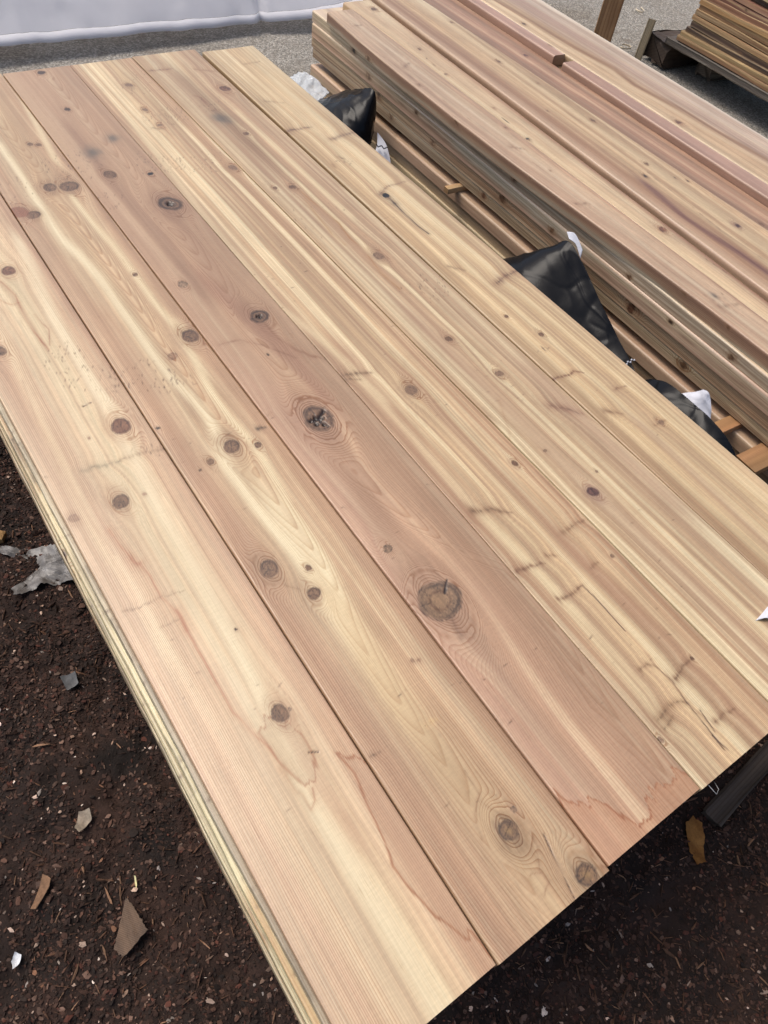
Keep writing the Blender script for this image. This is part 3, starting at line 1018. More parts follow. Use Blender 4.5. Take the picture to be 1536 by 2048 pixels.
FACE[4] = dict(
 stops=[
  (0,(196,158,124)),
  (0.15,(216,186,146)),
  (0.4,(228,203,160)),
  (0.7,(214,184,142)),
  (1,(196,158,122)),
 ],
 spacing=2.0,
 gs=[
  (0,0.45),
  (1,0.45),
 ],
 stripes=1.0,
 bands=[
  ((192,150,118),0.6,10,[(0.4529,0.7238),(0.4422,0.5771),(0.4313,0.4685),(0.4245,0.4054)]),
  ((240,224,184),0.7,5,[(0.4456,1.5245),(0.4289,1.1776),(0.4236,0.8832),(0.4469,0.7143),(0.451,0.6403)]),
  ((241,226,186),0.6,5,[(0.4423,0.6801),(0.4435,0.5546),(0.44,0.425),(0.4462,0.3304),(0.4519,0.2435)]),
  ((240,222,180),0.6,4,[(0.4483,0.383),(0.448,0.3036),(0.4482,0.2219),(0.4432,0.1497),(0.4392,0.0761)]),
  ((198,158,124),0.55,7,[(0.5093,0.6467),(0.5074,0.5105),(0.5113,0.3958),(0.5146,0.3008),(0.5182,0.1971)]),
  ((196,154,122),0.55,9,[(0.5095,0.286),(0.5185,0.1889),(0.5217,0.0956),(0.5239,0.0311)]),
  ((238,220,180),0.5,4,[(0.4894,0.2381),(0.4937,0.1492),(0.4976,0.0676),(0.4996,0.0259)]),
  ((190,150,116),0.5,6,[(0.4194,0.399),(0.4296,0.2644),(0.4234,0.1544),(0.422,0.0605)]),
 ],
 lines=[],
 spikes=[
  ((140,110,84),0.75,6,[(0.4258,0.6979),(0.4453,0.6955),(0.4666,0.6874)]),
  ((148,120,90),0.6,4,[(0.4225,0.6899),(0.4435,0.6819)]),
  ((140,104,76),0.75,7,[(0.4373,0.4058),(0.4629,0.3955),(0.4822,0.3773)]),
  ((150,112,84),0.7,5,[(0.5192,0.3199),(0.5419,0.3219),(0.5598,0.3214)]),
  ((140,100,74),0.75,4,[(0.4271,0.3045),(0.4465,0.3019),(0.4673,0.2969)]),
  ((150,112,84),0.6,4,[(0.4762,0.3048),(0.4866,0.2972)]),
  ((140,102,76),0.75,4,[(0.4454,0.2473),(0.4644,0.246),(0.4852,0.2471)]),
  ((150,110,80),0.7,4,[(0.5149,0.2613),(0.5283,0.2632)]),
  ((150,116,88),0.6,4,[(0.4633,0.1305),(0.4768,0.1296),(0.4853,0.1216)]),
  ((145,108,80),0.7,4,[(0.492,0.1004),(0.5095,0.1065),(0.5302,0.1066)]),
  ((150,116,86),0.75,6,[(0.4382,0.0767),(0.46,0.0835),(0.4738,0.0806),(0.4825,0.0733)]),
  ((150,116,86),0.6,5,[(0.4354,0.0652),(0.456,0.0725)]),
  ((150,112,84),0.65,4,[(0.4915,0.0407),(0.5062,0.0419),(0.5247,0.0388)]),
  ((150,120,90),0.45,8,[(0.3723,1.1169),(0.4049,1.1278)]),
  ((120,104,86),0.5,3,[(0.473,1.4801),(0.4902,1.4719)]),
 ],
 cracks=[
  [(0.4868,0.2479),(0.4872,0.2183),(0.4862,0.1749)],
  [(0.4865,0.1385),(0.4861,0.1169),(0.4875,0.1003),(0.4836,0.0795),(0.4804,0.059)],
  [(0.4804,0.059),(0.4782,0.0227),(0.4828,0.0001)],
  [(0.4881,0.0596),(0.4837,0.0343)],
  [(0.4776,0.0328),(0.4763,0.0142)],
 ],
 knots=[
  (0.4987,0.628,9.8,'soft',2,1.1),
  (0.5431,0.443,4.9,'brown',0,0.9),
  (0.5307,0.1071,2.7,'brown',0,0.6),
  (0.5519,0.2603,3.0,'soft',0,0.6),
  (0.4234,0.0603,3.6,'ring',1,0.4),
  (0.4916,1.4867,5.6,'soft',0,0.6),
  (0.5035,1.669,7.9,'soft',0,1.0),
  (0.4905,1.5567,6.4,'soft',0,0.8),
  (0.5498,1.2882,8.4,'soft',0,0.9),
 ],
 specks=[
  (0.432,1.3522,0.0426,-0.0159,-0.0133,-0.0299,80),
  (0.4707,1.3279,0.0518,-0.0195,-0.0138,-0.0297,70),
  (0.5221,1.3286,0.0353,-0.0131,-0.0205,-0.0417,40),
  (0.5088,1.5255,0.0373,-0.0126,-0.0138,-0.0311,50),
  (0.5367,1.5161,0.0283,-0.0095,-0.0177,-0.0388,40),
  (0.5295,1.6733,0.0394,-0.0121,-0.0229,-0.0539,40),
  (0.4694,0.9647,0.0455,-0.0202,-0.052,-0.0925,24),
  (0.5706,0.6921,0.0725,-0.0352,-0.0966,-0.1315,16),
  (0.4653,0.1964,0.0814,-0.0478,-0.0679,-0.0681,16),
 ],
)
FACE[5] = dict(
 stops=[
  (0,(214,184,142)),
  (0.25,(206,174,138)),
  (0.5,(222,196,154)),
  (0.75,(206,174,138)),
  (1,(216,188,150)),
 ],
 spacing=2.2,
 gs=[
  (0,0.3),
  (1,0.35),
 ],
 stripes=1.0,
 bands=[
  ((160,124,92),0.6,16,[(0.6239,1.6316),(0.6277,1.5206),(0.621,1.3545)]),
  ((244,232,192),0.95,4.5,[(0.5667,0.4926),(0.5628,0.4336),(0.5614,0.3903),(0.5643,0.2956),(0.5653,0.207),(0.5681,0.1036),(0.5705,0.0269)]),
  ((241,226,188),0.6,4,[(0.593,1.1845),(0.5927,1.0069),(0.5924,0.8197),(0.5921,0.6557),(0.5985,0.485),(0.6041,0.3354),(0.6089,0.1949),(0.6108,0.0572)]),
  ((196,160,128),0.6,8,[(0.5998,0.7592),(0.6061,0.5985),(0.6048,0.4378),(0.6101,0.3031),(0.6145,0.1662),(0.6164,0.0614)]),
  ((242,228,190),0.6,4,[(0.7072,1.1204),(0.6981,0.8955),(0.6974,0.6852),(0.6896,0.5078),(0.69,0.3605),(0.6904,0.2301),(0.6883,0.1152)]),
  ((190,150,122),0.6,9,[(0.6917,0.5558),(0.6881,0.473),(0.6915,0.3921),(0.6937,0.2965)]),
  ((194,158,126),0.5,7,[(0.6269,1.097),(0.6242,0.8961),(0.6219,0.721)]),
  ((240,222,180),0.7,4,[(0.6613,1.4742),(0.6652,1.2346),(0.6695,1.0616)]),
  ((240,224,184),0.5,4,[(0.6261,0.5164),(0.6304,0.3819),(0.6282,0.2647),(0.6316,0.1396),(0.6336,0.0742)]),
 ],
 lines=[
  ((190,136,76),0.7,2.2,[(0.6261,1.1715),(0.6273,1.1298),(0.6319,1.0878),(0.6347,1.044),(0.6272,0.9956),(0.6316,0.9571),(0.6202,0.8901),(0.6234,0.8351)]),
  ((196,150,90),0.6,1.8,[(0.6187,1.1369),(0.6096,1.0685),(0.6051,1.0185),(0.6089,0.9834)]),
  ((180,130,86),0.6,1.2,[(0.6043,0.551),(0.5852,0.5144),(0.5759,0.4945),(0.5642,0.4808)]),
  ((150,90,60),0.7,2,[(0.6114,1.581),(0.6193,1.5688),(0.6191,1.5448)]),
  ((150,90,60),0.6,2,[(0.6182,1.5595),(0.616,1.5315)]),
 ],
 spikes=[
  ((150,108,84),0.7,5,[(0.5706,1.7168),(0.6217,1.7148)]),
  ((150,108,90),0.6,9,[(0.6665,0.5052),(0.6886,0.4844),(0.6986,0.4676)]),
  ((150,104,72),0.6,3,[(0.6148,1.5084),(0.6324,1.5072)]),
  ((160,120,90),0.5,4,[(0.6663,1.6962),(0.7039,1.6744)]),
 ],
 cracks=[],
 knots=[
  (0.6866,1.5919,12.3,'red',2,0.7),
  (0.6347,1.3973,6.3,'brown',0,0.8),
  (0.6192,1.1837,6.8,'brown',1,1.3),
  (0.587,1.1925,5.0,'brown',0,0.5),
  (0.6443,0.9304,10.2,'soft',2,1.0),
  (0.6201,0.6961,6.2,'brown',2,0.9),
  (0.6418,0.5957,6.7,'soft',1,1.0),
  (0.6048,0.3508,8.6,'purple',2,1.0),
  (0.597,0.4398,3.1,'soft',0,0.6),
  (0.6362,0.3746,2.2,'soft',0,0.5),
  (0.6193,1.4699,17.3,'bluestain',0,1.2),
 ],
 specks=[
  (0.6784,0.8101,0.028,-0.0126,-0.0248,-0.0332,60),
  (0.6472,0.8395,0.0318,-0.0144,-0.0242,-0.0339,30),
  (0.6329,1.5427,0.0298,-0.0097,-0.0201,-0.0406,30),
  (0.6096,1.0685,0.0509,-0.021,-0.0331,-0.0547,30),
  (0.627,0.5757,0.0426,-0.0213,-0.0419,-0.0499,20),
  (0.6034,0.242,0.0913,-0.0514,-0.0683,-0.0628,12),
 ],
)
FACE[6] = dict(
 stops=[
  (0,(196,164,122)),
  (0.2,(214,186,142)),
  (0.5,(224,198,154)),
  (0.8,(218,190,146)),
  (1,(224,198,158)),
 ],
 spacing=1.9,
 gs=[
  (0,0.3),
  (1,0.35),
 ],
 stripes=0.8,
 bands=[
  ((190,154,112),0.5,9,[(0.6979,1.6869),(0.7082,1.3893),(0.7072,1.1204),(0.7037,0.8294),(0.7088,0.5987),(0.7125,0.392),(0.711,0.2475),(0.7143,0.1347)]),
  ((190,156,128),0.5,7,[(0.7674,0.403),(0.7619,0.2904),(0.7556,0.1656)]),
 ],
 lines=[
  ((66,46,34),0.95,3.2,[(0.7691,1.0997),(0.7737,1.0825),(0.7725,1.064)]),
  ((66,46,34),0.9,2.0,[(0.7725,1.064),(0.77,1.0241),(0.7684,0.9849),(0.7718,0.9551)]),
 ],
 spikes=[
  ((132,100,82),0.75,6,[(0.7178,1.3815),(0.7399,1.3828),(0.7762,1.3794)]),
  ((140,112,94),0.65,8,[(0.7889,1.3205),(0.8212,1.3271),(0.8582,1.3324)]),
  ((150,122,94),0.5,4,[(0.7419,1.5145),(0.7777,1.4955)]),
  ((160,130,98),0.5,4,[(0.7879,1.693),(0.829,1.6977)]),
  ((150,118,96),0.6,4,[(0.7636,1.1019),(0.7943,1.1211),(0.8403,1.1232)]),
  ((140,104,84),0.8,9,[(0.7902,0.7812),(0.8233,0.7917),(0.8522,0.7951)]),
  ((150,122,92),0.55,6,[(0.7412,0.8571),(0.763,0.8346)]),
  ((140,98,72),0.8,3,[(0.7123,0.5494),(0.74,0.5445),(0.7579,0.5459),(0.7697,0.5375)]),
  ((148,110,84),0.65,4,[(0.7872,0.4855),(0.8105,0.4839)]),
  ((150,116,88),0.65,7,[(0.7367,0.4575),(0.7585,0.4415)]),
  ((160,124,92),0.6,4,[(0.7857,0.3993),(0.8116,0.4001)]),
  ((150,120,88),0.5,4,[(0.765,1.2552),(0.7719,1.2399)]),
  ((150,110,76),0.5,4,[(0.7375,1.2318),(0.7368,1.2177)]),
 ],
 cracks=[
  [(0.7726,1.0945),(0.7725,1.064),(0.77,1.0241),(0.7684,0.9849),(0.7721,0.9585)],
  [(0.7494,0.6163),(0.7486,0.6045)],
 ],
 knots=[
  (0.7469,0.7016,4.1,'brown',0,0.5),
  (0.7702,0.6394,5.2,'brown',0,0.5),
  (0.8,0.3989,4.7,'soft',0,0.8),
  (0.7726,1.0945,7.6,'hole',0,0.5),
 ],
 specks=[
  (0.7698,1.2365,0.0192,-0.0072,-0.0129,-0.0202,20),
  (0.7484,0.6127,0.0122,-0.0059,-0.0085,-0.0093,10),
  (0.7297,1.0188,0.0176,-0.0072,-0.0095,-0.0138,10),
  (0.7004,0.432,0.1058,-0.0549,-0.1026,-0.1029,14),
 ],
)

SEAM = {0: (-0.0068, -0.0006), 1: (0.0023, 0.1408), 2: (0.0009, 0.2833), 3: (0.0014, 0.4207), 4: (-0.0024, 0.5666), 5: (0.0025, 0.7082), 6: (0.0044, 0.8495)}
LEFT6 = (0.0085, 0.7088)
FACE_LABEL = {
    1: 'leftmost broad cedar board, pale cream with wavy orange resin lines and red knots',
    2: 'cedar board with nested V-shaped grain and cream bands, second from the left',
    3: 'pinkish cedar board with the largest knots, one holding a dark star-shaped hole',
    4: 'striped cedar board with a long split and slanting spike knots near its near end',
    5: 'cedar board with a bright cream strip along one edge and a yellow resin streak',
    6: 'pale yellowish straight-grained cedar board, rightmost on the left stack beside the gap',
}
FACE_Y = {1: (0.0005, 1.80), 2: (-0.0012, 1.797), 3: (0.002, 1.790), 4: (0.0, 1.793), 5: (-0.004, 1.794), 6: (0.002, 1.781)}
for i in range(1, 7):
    sl, sr = SEAM[i - 1], SEAM[i]
    if i == 6:
        sl = LEFT6
    gl, gr_ = (0.0, 0.0005) if i == 1 else (0.0005, 0.0005)
    if i == 2:
        gl = 0.0014
    xl, xr = lin(sl[0], sl[1] + gl), lin(sr[0], sr[1] - gr_)
    y0, y1 = FACE_Y[i]
    FACE[i]['knots'] = list(FACE[i]['knots'])
    org = (sl[1], y0)
    zoff = {1: 0.0, 2: -0.0011, 3: 0.0005, 4: -0.0004, 5: 0.0010, 6: -0.0010}[i]
    me = board_mesh('cedar_board', stations(y0, y1, 0.00115, 0.0034), xl, xr, 0.0188, 0.00118, FACE[i], 100 * i,
                    rad=0.0026 if i in (2, 6) else 0.0015, warp=0.0006, origin=org)
    me.materials.append(MAT_CEDAR)
    o = bpy.data.objects.new('cedar_board', me)
    o.location = (org[0], org[1], zoff)
    link(o, FACE_LABEL[i], 'board', 'six broad boards on top of the left stack')

# edges of the courses underneath, each set a little further out
ROWS_L = [(-0.0200, -0.0052, (200, 192, 166), 'shaded greenish grey board edge directly beneath the leftmost top board', .45),  # grey green tone puts the shade below the top board into the colour
          (-0.0395, -0.0108, (234, 220, 178), 'pale yellow speckled board edge, third course down on the left stack', .3),
          (-0.0590, -0.0136, (216, 202, 166), 'yellowish board edge with fine dark lines, fourth course down on the left stack', .8),
          (-0.0785, -0.0160, (200, 184, 158), 'lowest visible board edge along the mulch side of the left stack', .8)]
for r, (z, x0, colr, lab, gsv) in enumerate(ROWS_L):
    for c in range(6):
        xa = x0 if c == 0 else 0.1415 * c + 0.001
        xb = 0.1415 * (c + 1) - 0.002
        y0 = 0.006 + 0.004 * r
        if c == 0:
            sp = rand_spec(500 + r, colr, xb - xa, 1.78, nk=2, stripes=0.6, gs=gsv, x0=xa, slope=-0.0068, style='dark')
            sp['specks'] = [(xa + 0.002 - 0.0068 * (0.15 + 0.25 * q), 0.15 + 0.25 * q, 0.007, 0, 0, 0.16, 24) for q in range(7)]
            rq = np.random.RandomState(55 + r)
            marks = []
            for q in range(16):
                y_ = rq.uniform(0.02, 1.3)
                xm = xa - 0.0068 * y_ + rq.uniform(-0.001, 0.006)
                marks.append(((96, 84, 66) if q % 3 else (176, 132, 84), rq.uniform(.4, .8), rq.uniform(.8, 2.2), [(xm, y_), (xm - .0004, y_ + rq.uniform(.01, .09))]))
            sp['lines'] = marks
            if r == 1:
                sp['bands'] = [((206, 160, 104), 0.8, 3, [(xa + 0.003, 0.02), (xa + 0.003, 0.10), (xa + 0.003, 0.16)]), ((120, 108, 88), .6, 4, [(xa + .003, .52), (xa + .003, .60)]), ((190, 140, 100), .7, 3, [(xa, .80), (xa, .95)])]
            me = board_mesh('stack_board', np.arange(y0, 1.785, 0.004), lambda v, xa=xa, r=r: -0.0068 * v + xa + .0009 * fbm(v * 16, v * 0, 660 + r, 3) + .0012 * fbm(v * 2.5, v * 0, 670 + r, 2), lin(0, xb), 0.0186, 0.0025, sp, 600 + r * 10 + c, rad=0.0015, origin=(xa, y0))
        else:
            sp = rand_spec(520 + r * 7 + c, (206, 174, 138), xb - xa, 1.78, nk=4, x0=xa)
            me = board_mesh('stack_board', np.arange(y0, 1.785, 0.03), lin(0, xa), lin(0, xb), 0.0186, 0.012, sp, 640 + r * 10 + c, rad=0.0015, origin=(xa, y0))
        me.materials.append(MAT_CEDAR)
        o = bpy.data.objects.new('stack_board', me)
        o.location = (xa, y0, z)
        if c == 0:
            link(o, lab, 'board', 'boards in the lower courses of the left stack')
        else:
            link(o, 'plain cedar board in a lower course of the left stack, covered by the boards above', 'board', 'covered boards of the left stack')


def timber(name, size, seed, c1, c2, bev=0.004, wob=0.002, rot_cut=0.0):
    """a rough squared timber along X: worn edges, uneven faces"""
    L_, w_, h_ = size
    ns = max(8, int(L_ / 0.02))
    t = np.linspace(0, L_, ns)
    prof = []
    for (a, b), (sx, sy) in zip(((0, 0), (w_, 0), (w_, h_), (0, h_)), ((1, 1), (-1, 1), (-1, -1), (1, -1))):
        prof.append((a + sx * bev * (1 if (a == 0) == (b == 0) else 0), b + sy * bev * (0 if (a == 0) == (b == 0) else 1)))
        prof.append((a + sx * bev * (0 if (a == 0) == (b == 0) else 1), b + sy * bev * (1 if (a == 0) == (b == 0) else 0)))
    # add midpoints on the faces so that they can be uneven
    full = []
    for i in range(8):
        p, q = prof[i], prof[(i + 1) % 8]
        full.append(p)
        if math.hypot(p[0] - q[0], p[1] - q[1]) > 3 * bev:
            for k in range(1, 6):
                full.append((p[0] + (q[0] - p[0]) * k / 6, p[1] + (q[1] - p[1]) * k / 6))
    nc = len(full)
    py = np.array([p[0] for p in full])
    pz = np.array([p[1] for p in full])
    T = np.repeat(t[:, None], nc, 1)
    per = np.arange(nc)[None, :] * 0.7
    n = fbm(T * 9, per + T * 0, seed, 3)
    n2 = fbm(T * 60, per * 2 + T * 0, seed + 1, 2)
    Yv = py[None, :] + wob * n * np.where(py < w_ * .5, 1, -1)
    Zv = pz[None, :] + wob * (n + 0.5 * n2) * np.where(pz < h_ * .5, 1, -1)
    if rot_cut:
        T = T.copy()
        T[:4] += rot_cut * np.abs(fbm(np.repeat(per, 4, 0) * 1.9, 0 * T[:4], seed + 4, 2)) * np.linspace(1, 0.2, 4)[:, None]
    V = np.stack([T.ravel(), Yv.ravel(), Zv.ravel()], 1)
    i = np.arange(ns - 1)[:, None] * nc + np.arange(nc)[None, :]
    j = np.arange(ns - 1)[:, None] * nc + (np.arange(nc)[None, :] + 1) % nc
    Q = np.stack([i, i + nc, j + nc, j], -1).reshape(-1, 4)
    e0, e1 = list(range(nc)), list((ns - 1) * nc + np.arange(nc))
    me = mesh_arrays(name, V, Q, ngons=[e0, e1[::-1]], smooth=False)
    f = np.clip(0.5 + 0.9 * fbm(T * 6 + seed, per * 3 + T * 0, seed + 2, 4), 0, 1).ravel()[:, None]
    C = (np.array(c1) * (1 - f) + np.array(c2) * f) / 255.0
    tone_attrs(me, C, np.full(len(V), 0.5), (per.repeat(ns, 0).ravel() * 1.3 + 0.4 * n.ravel()))
    me.materials.append(MAT_ROUGH)
    return bpy.data.objects.new(name, me)


# supports hidden under the left stack
for yb in (0.30, 0.90, 1.50):
    for k in range(5):
        o = timber('timber_bunk', (0.80, 0.092, 0.0895), 700 + k, (96, 74, 56), (130, 104, 80))
        o.location = (0.03, yb + 0.006 * (k % 2), GROUND_Z + 0.0046 + k * 0.0895)
        link(o, 'rough square timber lying crosswise beneath the left board stack', 'timber', 'crosswise timbers under the left stack')

o = timber('dunnage_board', (0.95, 0.036, 0.036), 731, (88, 75, 64), (112, 98, 86), wob=0.0025)
o.location = (0.735, -0.084, GROUND_Z + 0.012)
o.rotation_euler = (0, 0, math.radians(4.5))
link(o, 'dark weathered grey timber lying in the mulch off the near end of the left stack', 'timber')

# ------------------------------------------------------------------ right stack
RY0, RY1 = -0.42, 1.900
TILT = 0.024        # the right stack stands a little higher at its far end


def tilt(v):
    return TILT * (np.asarray(v, float) - 0.9)


LN = {'A': (0.0, 1.070, .018), 'B': (-0.0060, 1.1720, .014), 'C': (0.0189, 1.2200, .018), 'D': (-0.0258, 1.4329, .026),
      'E': (-0.0054, 1.5361, .004), 'F': (-0.0199, 1.6009, .018), 'G': (-0.0104, 1.7834, .018)}


def bowed(y):
    """the outer top board is bowed"""
    return np.interp(np.asarray(y, float), [-.45, .42, .55, .75, .93, 1.10, 1.28, 1.48, 1.65, 1.9], [1.0925, 1.0915, 1.0905, 1.0835, 1.0745, 1.0675, 1.0650, 1.0660, 1.0715, 1.089])


def onto(p):
    """a spot noted on the level plane z = 0.018, slid along its line of sight onto the tilted top"""
    f = 1.0
    for _ in range(3):
        f = (0.7275 - 0.018 - TILT * (0.0354 + (p[1] - 0.0354) * f - 0.9)) / (0.7275 - 0.018)
    return (-0.0634 + (p[0] + 0.0634) * f, 0.0354 + (p[1] - 0.0354) * f)


def along(k, f0, pts_y, k2=None):
    """points that lie a fraction f0 of the way between two edge lines"""
    a, b, _ = LN[k]
    a2, b2, _ = LN[k2 or k]
    return [((a * y + b) * (1 - f0) + (a2 * y + b2) * f0, y) for y in pts_y]


YS = (-0.4, 0.2, 0.7, 1.2, 1.6, 1.9)


def wavy(pts, amp, seed):
    rs = np.random.RandomState(seed)
    return [(x + rs.normal(0, amp), y) for x, y in pts]


def top_board(kl, kr, z, spec, seed, label, y0=RY0, y1=None, gap=(0.001, 0.001), rad=0.004, name='cedar_board', thick=0.026, lift=None):
    y1 = y1 or RT.get(kl, 2.20)
    al, bl, _ = LN[kl]
    ar, br, _ = LN[kr]
    org = (bl, y0)
    me = board_mesh(name, np.arange(y0, y1 + 0.001, 0.0055), bowed if kl == 'A' else lin(al, bl + gap[0]), lin(ar, br - gap[1]), thick, 0.0028, spec, seed, rad=rad, origin=org, side_n=6, lift=tilt, warp=0.0008)
    me.materials.append(MAT_CEDAR)
    o = bpy.data.objects.new(name, me)
    o.location = (org[0], org[1], z)
    link(o, label, 'board', 'boards on top of the right stack')
    return o


def spec_top(seed, base, knots, bands=(), stripes=0.55, gs=0.35, spikes=(), lines=(), specks=(), cracks=(), spacing=2.6, stops=None):
    s = rand_spec(seed, base, 0.1, 2.3, nk=0, stripes=stripes, gs=gs, bands=bands, spacing=spacing)
    if stops:
        s['stops'] = stops
    s['knots'] = [onto(k_[:2]) + (k_[2] * .66,) + tuple(k_[3:]) for k_ in knots]
    s['spikes'] = [(c_, a_, w_, [onto(p) for p in pts]) for c_, a_, w_, pts in spikes]
    s['lines'] = [(c_, a_, w_, [onto(p) for p in pts]) for c_, a_, w_, pts in lines]
    s['specks'] = [onto(k_[:2]) + tuple(k_[2:]) for k_ in specks]
    s['cracks'] = [[onto(p) for p in pts] for pts in cracks]
    return s


def off_edge(s, ys, fn, amp=0.0, seed=0):
    rs_ = np.random.RandomState(seed)
    return [(float(fn(y)) - s + rs_.normal(0, amp), y) for y in ys]


RT = {'A': 1.818, 'B': 1.872}
YF = tuple(np.linspace(-0.4, 1.85, 24))
top_board('A', 'B', .017, spec_top(801, (212, 182, 154), [(bowed(1.645) + .001, 1.645, 11, 'brown', 3, 1.0), (1.165, 1.203, 6, 'brown', 1, .9), (1.131, 1.021, 5, 'faint', 0, .5), (1.10, 1.44, 6, 'brown', 2, .8), (1.118, .567, 9, 'bluestain', 0, 1),
              (1.072, .60, 5, 'brown', 1, .9), (1.070, .50, 5, 'red', 1, .9), (1.071, 1.02, 5, 'brown', 1, .8), (1.072, 1.27, 6, 'brown', 1, .8)],
          stops=[(0, (186, 150, 126)), (.03, (204, 170, 142)), (.25, (214, 182, 152)), (.6, (222, 194, 164)), (1, (206, 170, 138))],
          bands=[((236, 220, 190), .6, 4, along('A', .55, YS, 'B')), ((184, 146, 118), .6, 2, along('A', .95, YS, 'B')), ((208, 208, 188), .75, 3.0, off_edge(.0235, YF, bowed, .002, 3)), ((168, 128, 108), .5, 3, off_edge(.007, YF, bowed, .001, 4))],
          spikes=[((140, 108, 88), .6, 6, [(1.12, 1.53), (1.15, 1.55)]), ((146, 112, 88), .6, 5, [(1.14, 1.78), (1.165, 1.78)]), ((150, 116, 92), .6, 4, [(1.115, 1.13), (1.14, 1.11)]), ((150, 116, 92), .6, 4, [(1.09, .90), (1.12, .89)]), ((140, 110, 88), .5, 5, [(1.10, .54), (1.14, .53)])],
          specks=[(1.118, .567, .02, 0, 0, .02, 20)], lines=[((150, 112, 84), .5, .8, along('A', .5, (0.5, 0.8, 1.1), 'B')), ((150, 112, 84), .5, .8, along('A', .4, (1.2, 1.4, 1.7), 'B'))]),
          811, 'pinkish board with a knot on its outer corner, beside the gap on the right stack', rad=.0035)
top_board('B', 'C', .014, spec_top(802, (220, 192, 154), [(1.23, 1.616, 8, 'brown', 2, .8), (1.207, 1.475, 6, 'brown', 1, .8), (1.207, 1.294, 6, 'faint', 0, .6), (1.2, .763, 13, 'red', 3, .7), (1.262, 1.868, 13, 'graybrown', 2, 1), (1.185, 1.15, 7, 'hole', 0, .8)],
          bands=[((182, 140, 112), .85, 7, along('B', .90, YS, 'C')), ((176, 134, 106), .6, 9, along('B', .80, (0.3, .5, .7, .76), 'C')), ((184, 148, 116), .5, 2, along('B', .03, YS, 'C')), ((242, 230, 196), .7, 18, [(1.23, 1.80), (1.24, 1.93)])],
          cracks=[[(1.215, 1.57), (1.205, 1.50)], [(1.195, 1.25), (1.19, 1.20)]], specks=[(1.2, 1.4, .03, 0, 0, .3, 20)],
          lines=[((120, 84, 58), .7, 1.0, [(1.205, .74), (1.20, .66), (1.205, .60)])]),
          812, 'tan board with a brown edge and small splits beside the dark slit, right stack', gap=(.001, .007))
top_board('C', 'D', .022, spec_top(803, (214, 184, 146), [(1.374, 1.481, 8, 'brown', 1, .9), (1.39, 1.349, 6, 'faint', 0, .7), (1.384, 1.151, 8, 'brown', 1, .9), (1.31, 1.225, 4, 'brown', 1, .6), (1.355, .956, 8, 'brown', 1, .8), (1.312, .919, 7, 'dark', 0, .8), (1.372, .886, 4, 'dark', 0, .8), (1.39, .868, 5, 'dark', 0, .7), (1.406, .803, 4, 'dark', 0, .7), (1.35, .701, 10, 'purple', 1, 1.2), (1.41, 1.72, 7, 'brown', 1, .7)],
          bands=[((178, 136, 102), .8, 10, along('C', .20, YS, 'D')), ((172, 126, 96), .5, 6, along('C', .33, YS, 'D')), ((236, 216, 178), .45, 8, along('C', .70, YS, 'D')), ((232, 212, 176), .6, 3, along('C', .98, YS, 'D')), ((206, 170, 140), .5, 6, along('C', .10, YS, 'D')),  # pale band at the right edge is a painted highlight on the rounding
                 ((140, 94, 84), .8, 6, [onto(p) for p in [(1.285, .88), (1.279, .845), (1.266, .772), (1.266, .69), (1.27, .63), (1.27, .563), (1.28, .45)]]), ((244, 232, 200), .7, 22, [(1.38, 1.82), (1.39, 1.93)])],
          lines=[((120, 84, 62), .6, 1.0, [(1.33, .93), (1.315, .80), (1.30, .70), (1.30, .5)])]),
          813, 'wide tan board with a brown and purple streak, middle of the right stack top', rad=0.007)
top_board('D', 'E', .002, spec_top(804, (188, 148, 120), [(1.517, 1.531, 9, 'purple', 1, .8), (1.447, .703, 8, 'brown', 2, .8)],  # darker tone carries the shade of the recess along with grey stain
          bands=[((160, 132, 108), .6, 6, along('D', .8, YS, 'E')), ((170, 138, 112), .5, 5, along('D', .4, YS, 'E'))], stripes=.5, gs=.2),
          814, 'brownish recessed board lying lower between the wide tan board and the pink boards')
PK = dict(stops=[(0, (200, 160, 140)), (.8, (206, 166, 146)), (1, (230, 208, 188))])  # pale last stop paints the sky highlight along the right edge
top_board('E', 'F', .016, spec_top(805, (204, 166, 146), [(1.55, .45, 6, 'faint', 0, .6)], stripes=.22, gs=.12, **PK), 815, 'smooth pink board, nearer of the two butted end to end at a dark joint', y1=1.412, rad=0.005)
top_board('E', 'F', .018, spec_top(806, (204, 164, 144), [(1.60, 1.53, 10, 'faint', 0, .9)], stripes=.22, gs=.12, **PK), 816, 'smooth pink board, farther of the two butted end to end at a dark joint', y0=1.446, rad=0.005)
FG = [(1.665, 1.93), (1.665, 1.714), (1.664, 1.497), (1.676, 1.359), (1.656, 1.272), (1.671, 1.123), (1.669, 1.03), (1.676, .867), (1.665, .6), (1.67, .2)]
FG = [onto(p) for p in FG]
top_board('F', 'G', .016, spec_top(807, (206, 178, 156), [(1.607, 1.08, 12, 'red', 2, .9), (1.629, 1.672, 9, 'dark', 1, .9)], spacing=2.2,
          stops=[(0, (222, 194, 156)), (.35, (214, 180, 140)), (.5, (208, 178, 156)), (.85, (212, 188, 168)), (1, (236, 224, 208))],  # last stop whitens the right edge, a highlight put into the colour
          bands=[((168, 126, 88), .85, 6, FG), ((236, 216, 180), .6, 6, [(x - .022, y) for x, y in FG]), ((230, 214, 196), .5, 4, along('F', .75, YS, 'G')), ((190, 156, 140), .4, 7, along('F', .62, YS, 'G')), ((240, 230, 216), .7, 5, along('F', .97, YS, 'G'))]),  # last band strengthens the painted edge highlight
          817, 'board with a wavy brown heartwood streak, far right edge of the right stack top', rad=0.005)

